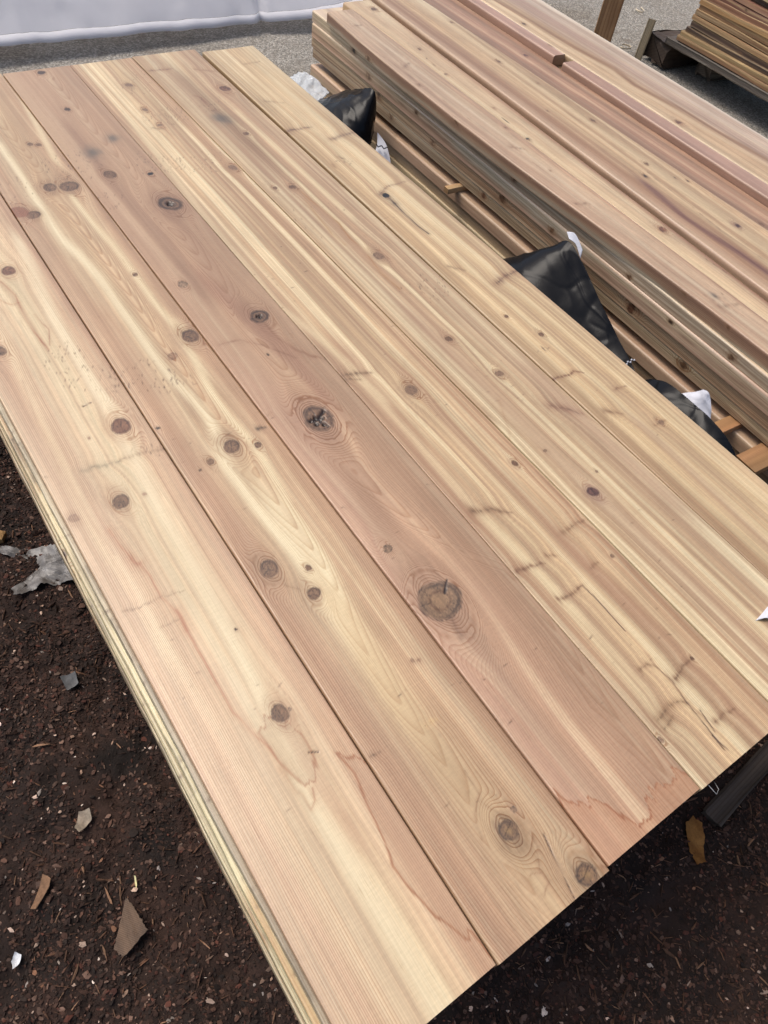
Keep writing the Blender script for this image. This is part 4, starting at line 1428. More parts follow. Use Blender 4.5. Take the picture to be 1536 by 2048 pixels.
ROWS_R = [  # top, thickness, setback, tone, label, side bands (depth, tone, strength, width, y range), knots (depth, y, size, style), ring visibility, edge radius
    (-.0095, .0247, .000, (236, 212, 188), 'pale greyish board edge with a black knot directly beneath the bowed pinkish top board', [(.009, (204, 200, 184), .5, 6, (.3, 1.5)), (.010, (232, 220, 184), .8, 9, (1.45, 1.85)), (.020, (176, 146, 124), .5, 3, (.3, 1.2))], [(.014, 1.70, 8, 'hole'), (.012, 1.07, 6, 'brown'), (.016, .47, 7, 'brown'), (.02, .72, 6, 'brown')], .25, .003),  # cream band at the far end paints in the brighter light there
    (-.0350, .0314, -.003, (226, 188, 162), 'pinkish brown board edge with a bright rounded rim and a pale sapwood patch', [(.012, (212, 208, 190), .85, 8, (.86, 1.24)), (.003, (232, 218, 200), .7, 2.4, (-.4, 1.85)), (.010, (226, 206, 168), .6, 9, (1.5, 1.85))], [(.021, .93, 7, 'brown'), (.018, 1.62, 7, 'brown'), (.01, .60, 5, 'dark'), (.01, 1.42, 6, 'brown')], .2, .0045),  # thin rim band is painted sheen; far cream band paints in brighter light
    (-.0672, .0252, .001, (226, 190, 156), 'tan board edge with a large swirling reddish knot midway along the gap', [(.006, (214, 186, 146), .5, 2, (-.4, 1.85)), (.014, (160, 122, 92), .45, 3, (.2, 1.3)), (.012, (228, 210, 172), .6, 9, (1.5, 1.85))], [(.013, .690, 12, 'red'), (.01, 1.09, 10, 'brown'), (.012, 1.58, 8, 'brown'), (.014, 1.35, 6, 'brown')], .7, .003),  # far cream band puts the brighter far light into the colour
    (-.0932, .0235, .003, (218, 194, 164), 'greyish green streaked board edge, lowest course of the upper right bundle', [(.004, (196, 188, 164), .5, 2, (-.4, 1.85)), (.011, (150, 130, 104), .5, 2, (-.4, 1.4))], [(.010, .54, 9, 'brown'), (.010, 1.15, 8, 'red'), (.010, 1.52, 6, 'brown')], .6, .003),
]
for r, (z, thk, set_, colr, lab, bands, kn, gsv, rad_) in enumerate(ROWS_R):
    fl = lambda v, q=set_, r=r: 0.004 * np.asarray(v) + 1.0835 + q + .0015 * fbm(np.asarray(v) * 1.3, np.asarray(v) * 0, 870 + r, 2)
    sp = rand_spec(840 + r, colr, .14, 2.3, y0=RY0, nk=0, stripes=.75, gs=gsv, spacing=3.0)
    sp['stops'] = [(0, colr), (1, colr)]
    sp['knots'] = [(float(fl(y)) - s_, y, rr * .85, st, 3, 1.0) for s_, y, rr, st in kn]
    rq = np.random.RandomState(90 + r)
    thin_ = [(rq.uniform(.003, thk - .002), (232, 216, 184) if q % 2 else (146, 114, 88), rq.uniform(.35, .6), rq.uniform(.5, 1.0), (-.4, 1.9)) for q in range(9)]
    bands = list(bands) + thin_
    sp['bands'] = [(c_, al_, h_, off_edge(s_, np.linspace(ya, yb, 14), fl, .0016, 5 + r)) for s_, c_, al_, h_, (ya, yb) in bands]
    me = board_mesh('stack_board', np.arange(RY0, RY1 + [.002, .0, .006, -.004][r], 0.0055), fl, lambda v, fl=fl: fl(v) + .14, thk, .012, sp, 860 + r, rad=rad_, origin=(1.0835, RY0), side_n=14, warp=.001, lift=tilt)
    me.materials.append(MAT_CEDAR)
    o = bpy.data.objects.new('stack_board', me)
    o.location = (1.0835, RY0, z)
    link(o, lab, 'board', 'board edges on the gap side of the right stack')
# the rest of each course, under the top boards
for r, row in enumerate(ROWS_R):
    z, thk = row[0], row[1]
    for c in range(4):
        xa = 1.232 + .135 * c
        sp = rand_spec(880 + r * 5 + c, (196, 160, 128), .132, 2.3, y0=RY0, nk=3, x0=xa, slope=-.002 - .002 * c)
        me = board_mesh('stack_board', np.arange(RY0, RY1, 0.04), lin(-.002 - .002 * c, xa), lin(-.002 - .002 * c, xa + .132), thk, .02, sp, 900 + r * 5 + c, rad=.003, origin=(xa, RY0), lift=tilt)
        me.materials.append(MAT_CEDAR)
        o = bpy.data.objects.new('stack_board', me)
        o.location = (xa, RY0, z)
        link(o, 'cedar board in a covered course inside the right stack', 'board', 'covered boards of the right stack')

# lower bundle of the right stack, below the stickers
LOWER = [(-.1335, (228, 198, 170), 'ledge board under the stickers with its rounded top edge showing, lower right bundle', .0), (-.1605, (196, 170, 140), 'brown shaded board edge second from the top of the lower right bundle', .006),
         (-.1875, (214, 194, 156), 'yellowish shaded board edge third from the top of the lower right bundle', .001), (-.2145, (174, 152, 126), 'dim brown board edge fourth from the top of the lower right bundle', .004)]  # brown tones of the lower edges hold the gap's shade in the colour
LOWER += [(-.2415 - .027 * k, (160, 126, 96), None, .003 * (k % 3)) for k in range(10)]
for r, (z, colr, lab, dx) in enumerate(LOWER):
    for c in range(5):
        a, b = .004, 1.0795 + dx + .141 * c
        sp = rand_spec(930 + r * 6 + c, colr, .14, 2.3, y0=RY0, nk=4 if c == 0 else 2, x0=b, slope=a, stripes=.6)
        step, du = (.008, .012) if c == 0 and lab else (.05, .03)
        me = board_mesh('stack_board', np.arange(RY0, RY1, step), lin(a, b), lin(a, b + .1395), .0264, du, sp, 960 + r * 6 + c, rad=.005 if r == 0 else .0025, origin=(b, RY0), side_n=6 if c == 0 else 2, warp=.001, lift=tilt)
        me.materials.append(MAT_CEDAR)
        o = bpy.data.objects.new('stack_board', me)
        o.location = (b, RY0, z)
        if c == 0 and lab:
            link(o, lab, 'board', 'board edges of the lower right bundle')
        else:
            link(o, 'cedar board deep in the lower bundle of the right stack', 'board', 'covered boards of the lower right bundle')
for yb in (-0.2, 0.7, 1.6):
    o = timber('timber_bunk', (0.70, 0.05, 0.036), 990, (96, 74, 56), (130, 104, 80))
    o.location = (1.10, yb, GROUND_Z + 0.004)
    link(o, 'low timber on the ground beneath the lower right bundle', 'timber', 'timbers under the right stack')

# stickers between the two bundles
STK = [(1.052, 1.232, .016, (214, 176, 132), 'small pale sticker end poking out halfway along the right stack'),
       (1.070, 1.640, .030, (190, 140, 104), 'reddish sticker end beside the far black plastic wrap'),
       (1.034, .405, .026, (196, 146, 104), 'orange brown sticker poking out beside the white fabric scrap'),
       (1.020, .322, .044, (190, 150, 104), 'broad tan sticker nearest the viewer in the gap between the stacks')]
for k, (x, y, w_, colr, lab) in enumerate(STK):
    L_ = 0.62
    sp = rand_spec(1000 + k, colr, w_, L_, nk=0, stripes=.4, gs=.2)
    me = board_mesh('sticker', np.arange(0, L_, .01), lin(0, 0), lin(0, w_), .0125, .004, sp, 1010 + k, rad=.001, origin=(0, 0), k=.8)
    me.materials.append(MAT_CEDAR)
    o = bpy.data.objects.new('sticker', me)
    o.rotation_euler = (0, 0, math.radians(-92.6))
    o.location = (x, y + w_ * .5, -.1200 + TILT * (y - .9))
    link(o, lab, 'sticker', 'stickers between the right bundles')

# ------------------------------------------------------------------ plastic wrap in the gap
def plastic_mat(name, c, rough, spec=0.5, trans=0.0, bump=0.25, thin=0.0):
    m, nt, bs = new_mat(name)
    tc = N(nt, 'ShaderNodeTexCoord')
    nz = noise_n(nt, tc.outputs['Object'], 60.0, 4.0, 0.6)
    big = noise_n(nt, tc.outputs['Object'], 14.0, 3.0, 0.5)
    col = mix_col(nt, math_n(nt, 'MULTIPLY', big, 0.35), c, tuple(v * 0.75 for v in c[:3]) + (1,))
    nt.links.new(col, bs.inputs['Base Color'])
    bs.inputs['Roughness'].default_value = rough
    bs.inputs['Specular IOR Level'].default_value = spec
    if trans:
        bs.inputs['Transmission Weight'].default_value = trans
        bs.inputs['IOR'].default_value = 1.1
    bp = N(nt, 'ShaderNodeBump')
    bp.inputs['Strength'].default_value = bump
    bp.inputs['Distance'].default_value = 0.004
    nt.links.new(nz, bp.inputs['Height'])
    nt.links.new(bp.outputs['Normal'], bs.inputs['Normal'])
    if thin:        # woven sheeting lets daylight through
        tr = N(nt, 'ShaderNodeBsdfTranslucent')
        nt.links.new(col, tr.inputs['Color'])
        mx = N(nt, 'ShaderNodeMixShader')
        mx.inputs[0].default_value = thin
        out = [n for n in nt.nodes if n.type == 'OUTPUT_MATERIAL'][0]
        nt.links.new(bs.outputs[0], mx.inputs[1])
        nt.links.new(tr.outputs[0], mx.inputs[2])
        nt.links.new(mx.outputs[0], out.inputs['Surface'])
    return m


MAT_BLACK = plastic_mat('black_poly', (0.005, 0.0055, 0.007, 1), 0.24, 0.14, bump=0.06)
MAT_WHITE = plastic_mat('white_woven_poly', (0.60, 0.61, 0.66, 1), 0.55, 0.3, bump=0.15)
MAT_CLEAR = plastic_mat('clear_poly', (0.75, 0.78, 0.80, 1), 0.12, 0.6, trans=0.55)


def crm(P, t):
    """Catmull-Rom through the rows of P"""
    P = np.asarray(P, float)
    n = len(P) - 1
    i = np.clip(np.floor(t * n).astype(int), 0, n - 1)
    f = t * n - i
    g = lambda k: P[np.clip(i + k, 0, n)]
    f = f.reshape((-1,) + (1,) * (P.ndim - 1))
    return 0.5 * (2 * g(0) + (g(1) - g(-1)) * f + (2 * g(-1) - 5 * g(0) + 4 * g(1) - g(2)) * f ** 2 + (3 * g(0) - g(-1) - 3 * g(1) + g(2)) * f ** 3)


def sheet_from(name, ctrl, nu, nv, seed, mat, back, crum=0.006, fq=22.0, thick=0.0012):
    """a crumpled sheet through a grid of control points; white or black on its back"""
    ctrl = np.asarray(ctrl, float)
    a = crm(ctrl, np.linspace(0, 1, nu))
    S = crm(a.transpose(1, 0, 2), np.linspace(0, 1, nv)).transpose(1, 0, 2)
    du = np.gradient(S, axis=0)
    dv = np.gradient(S, axis=1)
    nrm = np.cross(du, dv)
    nrm /= np.linalg.norm(nrm, axis=2, keepdims=True) + 1e-9
    x, y, z = S[..., 0], S[..., 1], S[..., 2]
    p, q = (x + z) * fq, (y - 0.6 * z) * fq
    rid = 1 - np.abs(fbm(p, q, seed, 3)) * 2.6
    rid2 = 1 - np.abs(fbm(p * 0.6 + q, q * 0.8 - p, seed + 3, 2)) * 2.6
    if nrm[..., 2].mean() < 0:
        nrm = -nrm
    sharp = np.maximum(0, 1 - np.abs(fbm(p * .8 + 7, q * .8, seed + 8, 2)) * 9) - np.maximum(0, 1 - np.abs(fbm(p * .9 + .5 * q, q * .9 + 9, seed + 9, 2)) * 9)
    S = S + nrm * (crum * 0.16 * sharp)[..., None]
    S = S + nrm * (0.45 * crum * (rid * 0.6 + rid2 * 0.6 - 0.5))[..., None]
    nr, nc = S.shape[:2]
    V = np.concatenate([S.reshape(-1, 3), (S - nrm * thick).reshape(-1, 3)])
    q = grid_quads(nr, nc)
    if np.cross(S[1, 0] - S[0, 0], S[0, 1] - S[0, 0])[2] > 0:
        q = q[:, ::-1]
    qb = q[:, ::-1] + nr * nc
    rim = np.concatenate([np.arange(nc), nc * np.arange(1, nr) + nc - 1, (nr - 1) * nc + np.arange(nc - 2, -1, -1), nc * np.arange(nr - 2, 0, -1)])
    r2 = np.roll(rim, -1)
    qr = np.stack([rim, rim + nr * nc, r2 + nr * nc, r2], 1)
    org = S.reshape(-1, 3).mean(0)
    me = mesh_arrays(name, V - org, np.concatenate([q, qb, qr]))
    me.materials.append(mat)
    me.materials.append(back)
    mi = np.zeros(len(q) + len(qb) + len(qr), np.int32)
    mi[len(q):] = 1
    me.polygons.foreach_set('material_index', mi)
    o = bpy.data.objects.new(name, me)
    o.location = org
    return o


# tall black fold halfway along the gap (rows run from far to near, columns from the top edge down into the gap)
o = sheet_from('plastic_wrap', [
    [(0.985, .985, -.135), (0.955, .990, -.145), (0.905, .985, -.165), (0.875, .975, -.20)],
    [(1.010, .895, -.065), (0.975, .905, -.070), (0.905, .905, -.110), (0.865, .900, -.19)],
    [(1.022, .845, -.012), (0.985, .840, -.035), (0.915, .835, -.085), (0.868, .830, -.17)],
    [(1.018, .790, -.022), (0.988, .765, -.058), (0.920, .760, -.100), (0.870, .750, -.17)],
    [(1.008, .715, -.055), (0.980, .690, -.085), (0.922, .690, -.120), (0.870, .680, -.18)],
    [(1.000, .640, -.088), (0.972, .620, -.105), (0.920, .610, -.130), (0.872, .600, -.18)],
    [(0.985, .575, -.105), (0.955, .555, -.120), (0.910, .545, -.135), (0.874, .535, -.18)],
    [(0.965, .545, -.110), (0.940, .515, -.125), (0.900, .505, -.140), (0.876, .495, -.18)]],
    150, 90, 1101, MAT_BLACK, MAT_WHITE, crum=0.0055, fq=10.0)
link(o, 'tall crumpled black plastic wrap folded up in the middle of the gap between the stacks', 'plastic wrap')
t = sheet_from('white_corner', [[(1.028, .852, .000), (1.024, .838, -.006)], [(1.032, .835, .004), (1.029, .822, -.010)], [(1.031, .805, -.012), (1.027, .800, -.026)]], 14, 10, 1102, MAT_WHITE, MAT_WHITE, crum=.002)
t.location = np.array(t.location) - np.array(o.location)
link(t, 'white back of the wrap folded over at its peak', parent=o)
# white chain stitching along the low edge of the fold
sv, sq = [], []
for k in range(11):
    f = k / 10.0
    c0 = np.array([0.948 + .040 * f, .588 - .004 * f, -.106 + .012 * f + .0012 * (k % 2)])
    for dx_, dy_, dz_ in ((-.002, -.0012, 0), (.002, -.0012, 0), (.002, .0012, .001), (-.002, .0012, .001), (-.0012, -.0006, .0016), (.0012, -.0006, .0016), (.0012, .0006, .0022), (-.0012, .0006, .0022)):
        sv.append(c0 + np.array([dx_, dy_ + .0012 * (1 if k % 2 else -1), dz_]) - np.array(o.location))
    q0 = k * 8
    sq += [(q0, q0 + 1, q0 + 5, q0 + 4), (q0 + 1, q0 + 2, q0 + 6, q0 + 5), (q0 + 2, q0 + 3, q0 + 7, q0 + 6), (q0 + 3, q0, q0 + 4, q0 + 7), (q0 + 4, q0 + 5, q0 + 6, q0 + 7)]
sm_ = mesh_arrays('stitching', sv, sq)
sm_.materials.append(MAT_WHITE)
link(bpy.data.objects.new('stitching', sm_), 'white chain stitching on the black wrap', parent=o)

o = sheet_from('plastic_wrap', [
    [(0.962, .545, -.100), (0.930, .530, -.110), (0.880, .520, -.130)],
    [(0.956, .495, -.062), (0.925, .480, -.075), (0.880, .470, -.120)],
    [(0.944, .420, -.050), (0.920, .410, -.066), (0.878, .400, -.110)],
    [(0.942, .385, -.050), (0.915, .370, -.066), (0.878, .360, -.110)],
    [(0.939, .340, -.058), (0.910, .330, -.072), (0.878, .320, -.115)],
    [(0.930, .290, -.080), (0.905, .285, -.090), (0.876, .280, -.125)]],
    120, 60, 1103, MAT_BLACK, MAT_WHITE, crum=0.004, fq=15.0)
link(o, 'low flat black plastic wrap in the near part of the gap below the white flap', 'plastic wrap')
t = sheet_from('white_flap', [
    [(0.930, .500, -.120), (0.965, .498, -.108), (0.990, .494, -.106)],
    [(0.945, .470, -.112), (0.972, .468, -.088), (0.994, .466, -.079)],
    [(0.950, .445, -.108), (0.975, .442, -.074), (0.992, .441, -.051)],
    [(0.952, .425, -.108), (0.978, .424, -.082), (0.993, .425, -.060)],
    [(0.955, .400, -.112), (0.978, .398, -.100), (0.990, .402, -.092)]],
    50, 30, 1104, MAT_WHITE, MAT_BLACK, crum=.0035, fq=30.0)
t.location = np.array(t.location) - np.array(o.location)
link(t, 'white fabric-like flap turned up from the black wrap', parent=o)

o = sheet_from('plastic_wrap', [
    [(1.045, 1.725, -.115), (0.990, 1.720, -.125), (0.930, 1.700, -.14), (0.880, 1.69, -.18)],
    [(1.050, 1.655, -.075), (0.990, 1.640, -.085), (0.930, 1.630, -.12), (0.880, 1.62, -.18)],
    [(1.050, 1.585, -.040), (1.000, 1.560, -.060), (0.935, 1.550, -.11), (0.880, 1.55, -.18)],
    [(1.055, 1.545, -.036), (1.010, 1.515, -.066), (0.945, 1.500, -.12), (0.885, 1.49, -.19)],
    [(1.052, 1.525, -.090), (1.010, 1.490, -.110), (0.950, 1.480, -.15), (0.890, 1.46, -.20)],
    [(1.040, 1.520, -.135), (1.005, 1.480, -.140), (0.955, 1.470, -.17), (0.895, 1.45, -.21)]],
    130, 90, 1105, MAT_BLACK, MAT_WHITE, crum=0.006, fq=13.0)
link(o, 'peaked black plastic wrap at the far end of the gap with a white printed underside', 'plastic wrap')
ORG = np.array(o.location)
t = sheet_from('clear_film', [
    [(1.020, 1.905, -.150), (0.985, 1.88, -.16), (0.94, 1.86, -.18)],
    [(1.035, 1.850, -.105), (0.990, 1.82, -.12), (0.93, 1.80, -.16)],
    [(1.040, 1.790, -.100), (0.985, 1.77, -.12), (0.93, 1.74, -.16)],
    [(1.040, 1.720, -.108), (0.985, 1.70, -.12), (0.93, 1.68, -.16)]],
    50, 34, 1106, MAT_CLEAR, MAT_CLEAR, crum=.012, fq=34)
t.location = np.array(t.location) - ORG
link(t, 'clear crinkled film beside the black peak', parent=o)
t = sheet_from('printed_underside', [
    [(1.045, 1.505, -.110), (1.020, 1.470, -.130), (0.975, 1.450, -.17)],
    [(1.050, 1.470, -.125), (1.022, 1.440, -.145), (0.980, 1.420, -.19)],
    [(1.040, 1.430, -.150), (1.015, 1.405, -.170), (0.980, 1.390, -.20)]],
    24, 20, 1107, MAT_WHITE, MAT_WHITE, crum=.003)
t.location = np.array(t.location) - ORG
link(t, 'white underside of the wrap with black printed letters', parent=o)
fc = bpy.data.curves.new('letters', 'FONT')
fc.body = 'W W'
fc.size = 0.030
fc.extrude = 0.0006
fo = bpy.data.objects.new('letters', fc)
COL.objects.link(fo)
dg = bpy.context.evaluated_depsgraph_get()
lm = bpy.data.meshes.new_from_object(fo.evaluated_get(dg))
bpy.data.objects.remove(fo)
lm.materials.append(MAT_BLACK)
lo = bpy.data.objects.new('printed_letters', lm)
lo.rotation_euler = (math.radians(42), math.radians(-8), math.radians(140))
lo.location = (1.040 - ORG[0], 1.452 - ORG[1], -.128 - ORG[2])
link(lo, parent=o)

# ------------------------------------------------------------------ wrapped bundle beyond the stacks
def wrap_sheet():
    xs = np.linspace(0.15, 2.75, 170)
    prof = []
    for t in np.linspace(0, 1, 46):          # hem up the front face
        prof.append((0.62 * t, -0.495 + 0.565 * t, 0.0))
    for t in np.linspace(0, 1, 8)[1:]:
        prof.append((0.62 + 0.05 * math.sin(t * 1.57), 0.07 + 0.05 * (1 - math.cos(t * 1.57)), 0))
    for t in np.linspace(0, 1, 20)[1:]:
        prof.append((0.67 + 0.28 * t, 0.12, 0))
    for t in np.linspace(0, 1, 20)[1:]:
        prof.append((0.95, 0.12 - 0.60 * t, 0))
    prof = np.array(prof)
    nc = len(prof)
    X = np.repeat(xs[:, None], nc, 1)
    Yp = np.repeat(prof[None, :, 0], len(xs), 0)
    Zp = np.repeat(prof[None, :, 1], len(xs), 0)
    low = np.clip(1 - (Zp + 0.495) / 0.35, 0, 1) * (Yp < 0.68)
    n1 = fbm(X * 4, Zp * 7, 1201, 3)
    n2 = 1 - np.abs(fbm(X * 9 + Zp * 6, Zp * 10 - X * 3, 1202, 3)) * 2.4
    # a crease down the sheet and the flap that swings out to its right
    cr = np.exp(-((X - 1.655 - 0.3 * (Zp + .495)) / 0.018) ** 2)
    flap = np.clip((X - 1.66) / 0.35, 0, 1) * low
    hem = np.interp(X, [0.1, .58, 1.15, 1.59, 1.70, 1.875, 2.147, 2.75], [.004, .0025, -.0057, -.018, -.012, -.004, .034, .05])
    Y = 3.205 + Yp - 0.010 * n1 * (1 - low) - 0.006 * n2 - 0.013 * n1 * low - 0.012 * fbm(X * 2.3, Zp * 3, 1207, 2) * low + 0.028 * cr * (low > 0) - 0.06 * flap * low
    Z = Zp + low ** 2 * hem + .004 * low * fbm(X * 9, X * 0, 1203, 2)
    V = np.stack([X.ravel(), Y.ravel(), Z.ravel()], 1)
    return V, len(xs), nc


V, nr_, nc_ = wrap_sheet()
q_ = grid_quads(nr_, nc_).reshape(nr_ - 1, nc_ - 1, 4)[:, 2:].reshape(-1, 4)
me = mesh_arrays('lumber_cover', V - np.array([1.4, 3.6, GROUND_Z]), q_[:, ::-1])
me.materials.append(plastic_mat('white_cover', (0.95, 0.94, 0.97, 1), 0.5, 0.35, bump=0.12, thin=0.5))
cov = bpy.data.objects.new('lumber_cover', me)
cov.location = (1.4, 3.6, GROUND_Z)
link(cov, 'white plastic cover over a bundle beyond the far ends of the stacks', 'cover')
G_ = V.reshape(nr_, nc_, 3)
for nm, c0, c1 in (('hem', 0, 2),):
    S = G_[:, c0:c1 + 1] + np.array([0, -0.003, 0])
    me = mesh_arrays(nm, S.reshape(-1, 3) - np.array([1.4, 3.6, GROUND_Z]), grid_quads(nr_, c1 - c0 + 1)[:, ::-1])
    me.materials.append(plastic_mat('white_hem', (0.90, 0.89, 0.91, 1), 0.5, 0.35, bump=0.1, thin=0.5))
    h = bpy.data.objects.new(nm, me)
    md = h.modifiers.new('thick', 'SOLIDIFY')
    md.thickness = 0.002
    link(h, parent=cov)
for k in range(3):
    o = timber('timber_bunk', (0.22, 0.09, 0.55), 1210 + k, (150, 118, 88), (184, 150, 116))
    o.rotation_euler = (0, 0, math.radians(90))
    o.location = (0.65 + 0.9 * k, 3.90, GROUND_Z + .005)
    link(o, 'timber crib hidden under the white plastic cover', 'timber', 'timbers under the white cover')

# ------------------------------------------------------------------ post
o = timber('wood_post', (1.55, 0.089, 0.089), 1301, (176, 134, 88), (204, 164, 116), bev=.004, wob=.0008)
o.rotation_euler = (0, math.radians(-90), math.radians(38))
o.location = (3.20, 2.60, GROUND_Z - .004)
link(o, 'upright square wooden post standing on the concrete beyond the right stack', 'post')

# ------------------------------------------------------------------ third stack on a grey beam, far right
TA = math.radians(2.6)
td, te = np.array([math.sin(TA), math.cos(TA)]), np.array([math.cos(TA), -math.sin(TA)])


def third(xp, yp):
    return (td * yp + te * xp)


TONES = [(176, 138, 88), (198, 160, 104), (112, 80, 58), (126, 88, 62), (186, 146, 92), (168, 124, 80), (182, 140, 90), (190, 148, 96), (172, 116, 84), (164, 110, 84), (170, 118, 88), (96, 70, 56), (222, 206, 160), (150, 108, 78), (176, 132, 92), (160, 114, 84)]
TL = ['ochre saw-marked board edge lying on the grey beam of the far right stack', 'pale ochre board edge second up in the far right stack', 'dark brown board edge with a pale rim low in the far right stack', 'dark waney board edge below the bright rim in the far right stack',
      'bright-rimmed ochre board edge with a peeling curl in the far right stack', 'grey brown streaked board edge fifth course in the far right stack', 'warm tan board edge midway up the far right stack', 'light tan board edge above the middle of the far right stack',
      'reddish board edge in the upper half of the far right stack', 'pinkish red board edge below the dark bark course of the far right stack', 'reddish brown board edge under the dark course of the far right stack', 'dark bark-edged board near the top of the far right stack',
      'cream bowed board edge standing out near the top of the far right stack', 'brown board edge above the cream one in the far right stack', 'tan board edge next to top of the far right stack', 'topmost brown board edge of the far right stack']
z = GROUND_Z + .140
rs = np.random.RandomState(5)
OFF = [.004, .010, .022, .030, .026, .030, .034, .030, .034, .036, .036, .046, .030, .042, .040, .044]
for r, colr in enumerate(TONES):
    th = .0205 + rs.uniform(-.001, .001)
    z += th + .0012
    L_ = 1.9
    y1 = 2.465 - OFF[r] * 1.1
    sp = rand_spec(1400 + r, colr, .4, L_, nk=5, stripes=.9, gs=.4, spacing=2.0, style='dark' if r % 3 else 'brown', x0=-.02)
    sp['bands'] = [((226, 200, 146), .75, 3, [(-0.001 + rs.normal(0, .004), y) for y in np.linspace(0, L_, 9)])] + ([((74, 54, 44), .8, 7, [(-.012 + rs.normal(0, .004), y) for y in np.linspace(0, L_, 12)])] if r in (2, 3, 11) else [])
    bow = (lambda a_: (lambda v: a_ * np.sin(v / 1.9 * math.pi) + .003 * np.sin(v * 5 + r)))(-.012 if r == 12 else -.004)
    me = board_mesh('rough_board', np.arange(0, L_, .012), lambda v, r=r: .004 * fbm(v * 3, v * 0 + r, 1450, 2), lin(0, .42), th, .02, sp, 1460 + r, rad=.004, side_n=7, warp=.002, lift=bow)
    me.materials.append(MAT_ROUGH)
    o = bpy.data.objects.new('rough_board', me)
    p = third(3.165 + OFF[r], y1 - L_)
    o.location = (p[0], p[1], z)
    o.rotation_euler = (0, 0, -TA)
    link(o, TL[r], 'board', 'rough boards of the far right stack')
o = timber('grey_beam', (2.0, .40, .030), 1501, (120, 112, 104), (150, 142, 132), wob=.002)
p = third(3.16, 2.50)
o.location = (p[0], p[1], GROUND_Z + .110)
o.rotation_euler = (0, 0, math.radians(-92.6))
link(o, 'weathered grey plank under the far right stack, resting on blocks', 'timber')
o.location = (p[0], p[1], GROUND_Z + .110)
o.scale = (1, 1, 1)
# the plank is turned so that its width runs to the right
o.rotation_euler = (0, 0, math.radians(-92.6))
MAT_BLOCK = simple_mat('weathered_block', (0.10, 0.085, 0.07, 1), (0.26, 0.235, 0.20, 1), (30, 30, 30), .9, .2, .6, .006)
o = timber('rotten_block', (0.50, .15, .105), 1511, (84, 66, 50), (120, 98, 76), wob=.008, rot_cut=.05)
o.location = (3.285, 2.335, GROUND_Z + .004)
o.rotation_euler = (0, 0, math.radians(-4))
link(o, 'splintered dark timber block under the far corner of the right-hand pallet stack', 'block')
o = timber('grey_block', (0.45, .10, .095), 1512, (128, 116, 102), (156, 144, 130), wob=.005, bev=.012)
o.location = (3.415, 2.140, GROUND_Z + .004)
o.rotation_euler = (0, 0, math.radians(-4))
link(o, 'short pale grey block half in shadow beneath the far right stack', 'block')
o = timber('grey_block', (0.45, .12, .105), 1513, (110, 98, 86), (140, 126, 112), wob=.005, bev=.010)
o.location = (3.42, 1.20, GROUND_Z + .004)
link(o, 'block beneath the near part of the far right stack', 'block')
o = timber('wood_stake', (0.17, .036, .014), 1514, (190, 172, 138), (210, 194, 160), wob=.0008)
o.rotation_euler = (0, math.radians(-82), math.radians(24))
o.location = (3.262, 2.44, GROUND_Z)
link(o, 'thin pale wooden slat leaning upright at the far corner of the right-hand pallet stack', 'slat')

# ------------------------------------------------------------------ small litter
MAT_SHAV = simple_mat('pale_shaving', (0.55, 0.46, 0.33, 1), (0.72, 0.64, 0.50, 1), (60, 60, 60), .7)
for k, (x, y, r, lab) in enumerate([(3.261, 3.119, .030, 'pale wood shaving curl at the far edge of the concrete by the white cover'), (3.78, 2.935, .028, 'oval pale wood shaving on the concrete right of the post'), (3.299, 2.580, .026, 'small pale shaving lying near the foot of the wooden post')]):
    t = np.linspace(0, 5.4, 40)
    w_ = np.array([-.004, .004])
    X = np.repeat((np.cos(t) * r)[:, None], 2, 1)
    Y = np.repeat((np.sin(t) * r * .62)[:, None], 2, 1)
    Z = np.repeat((.006 + .0015 * t)[:, None], 2, 1) + w_[None, :]
    me = mesh_arrays('wood_shaving', np.stack([X.ravel(), Y.ravel(), Z.ravel()], 1), grid_quads(40, 2))
    me.materials.append(MAT_SHAV)
    o = bpy.data.objects.new('wood_shaving', me)
    o.location = (x, y, GROUND_Z)
    o.rotation_euler = (0, 0, k * 1.3)
    md = o.modifiers.new('thick', 'SOLIDIFY')
    md.thickness = .001
    link(o, lab, 'shaving')


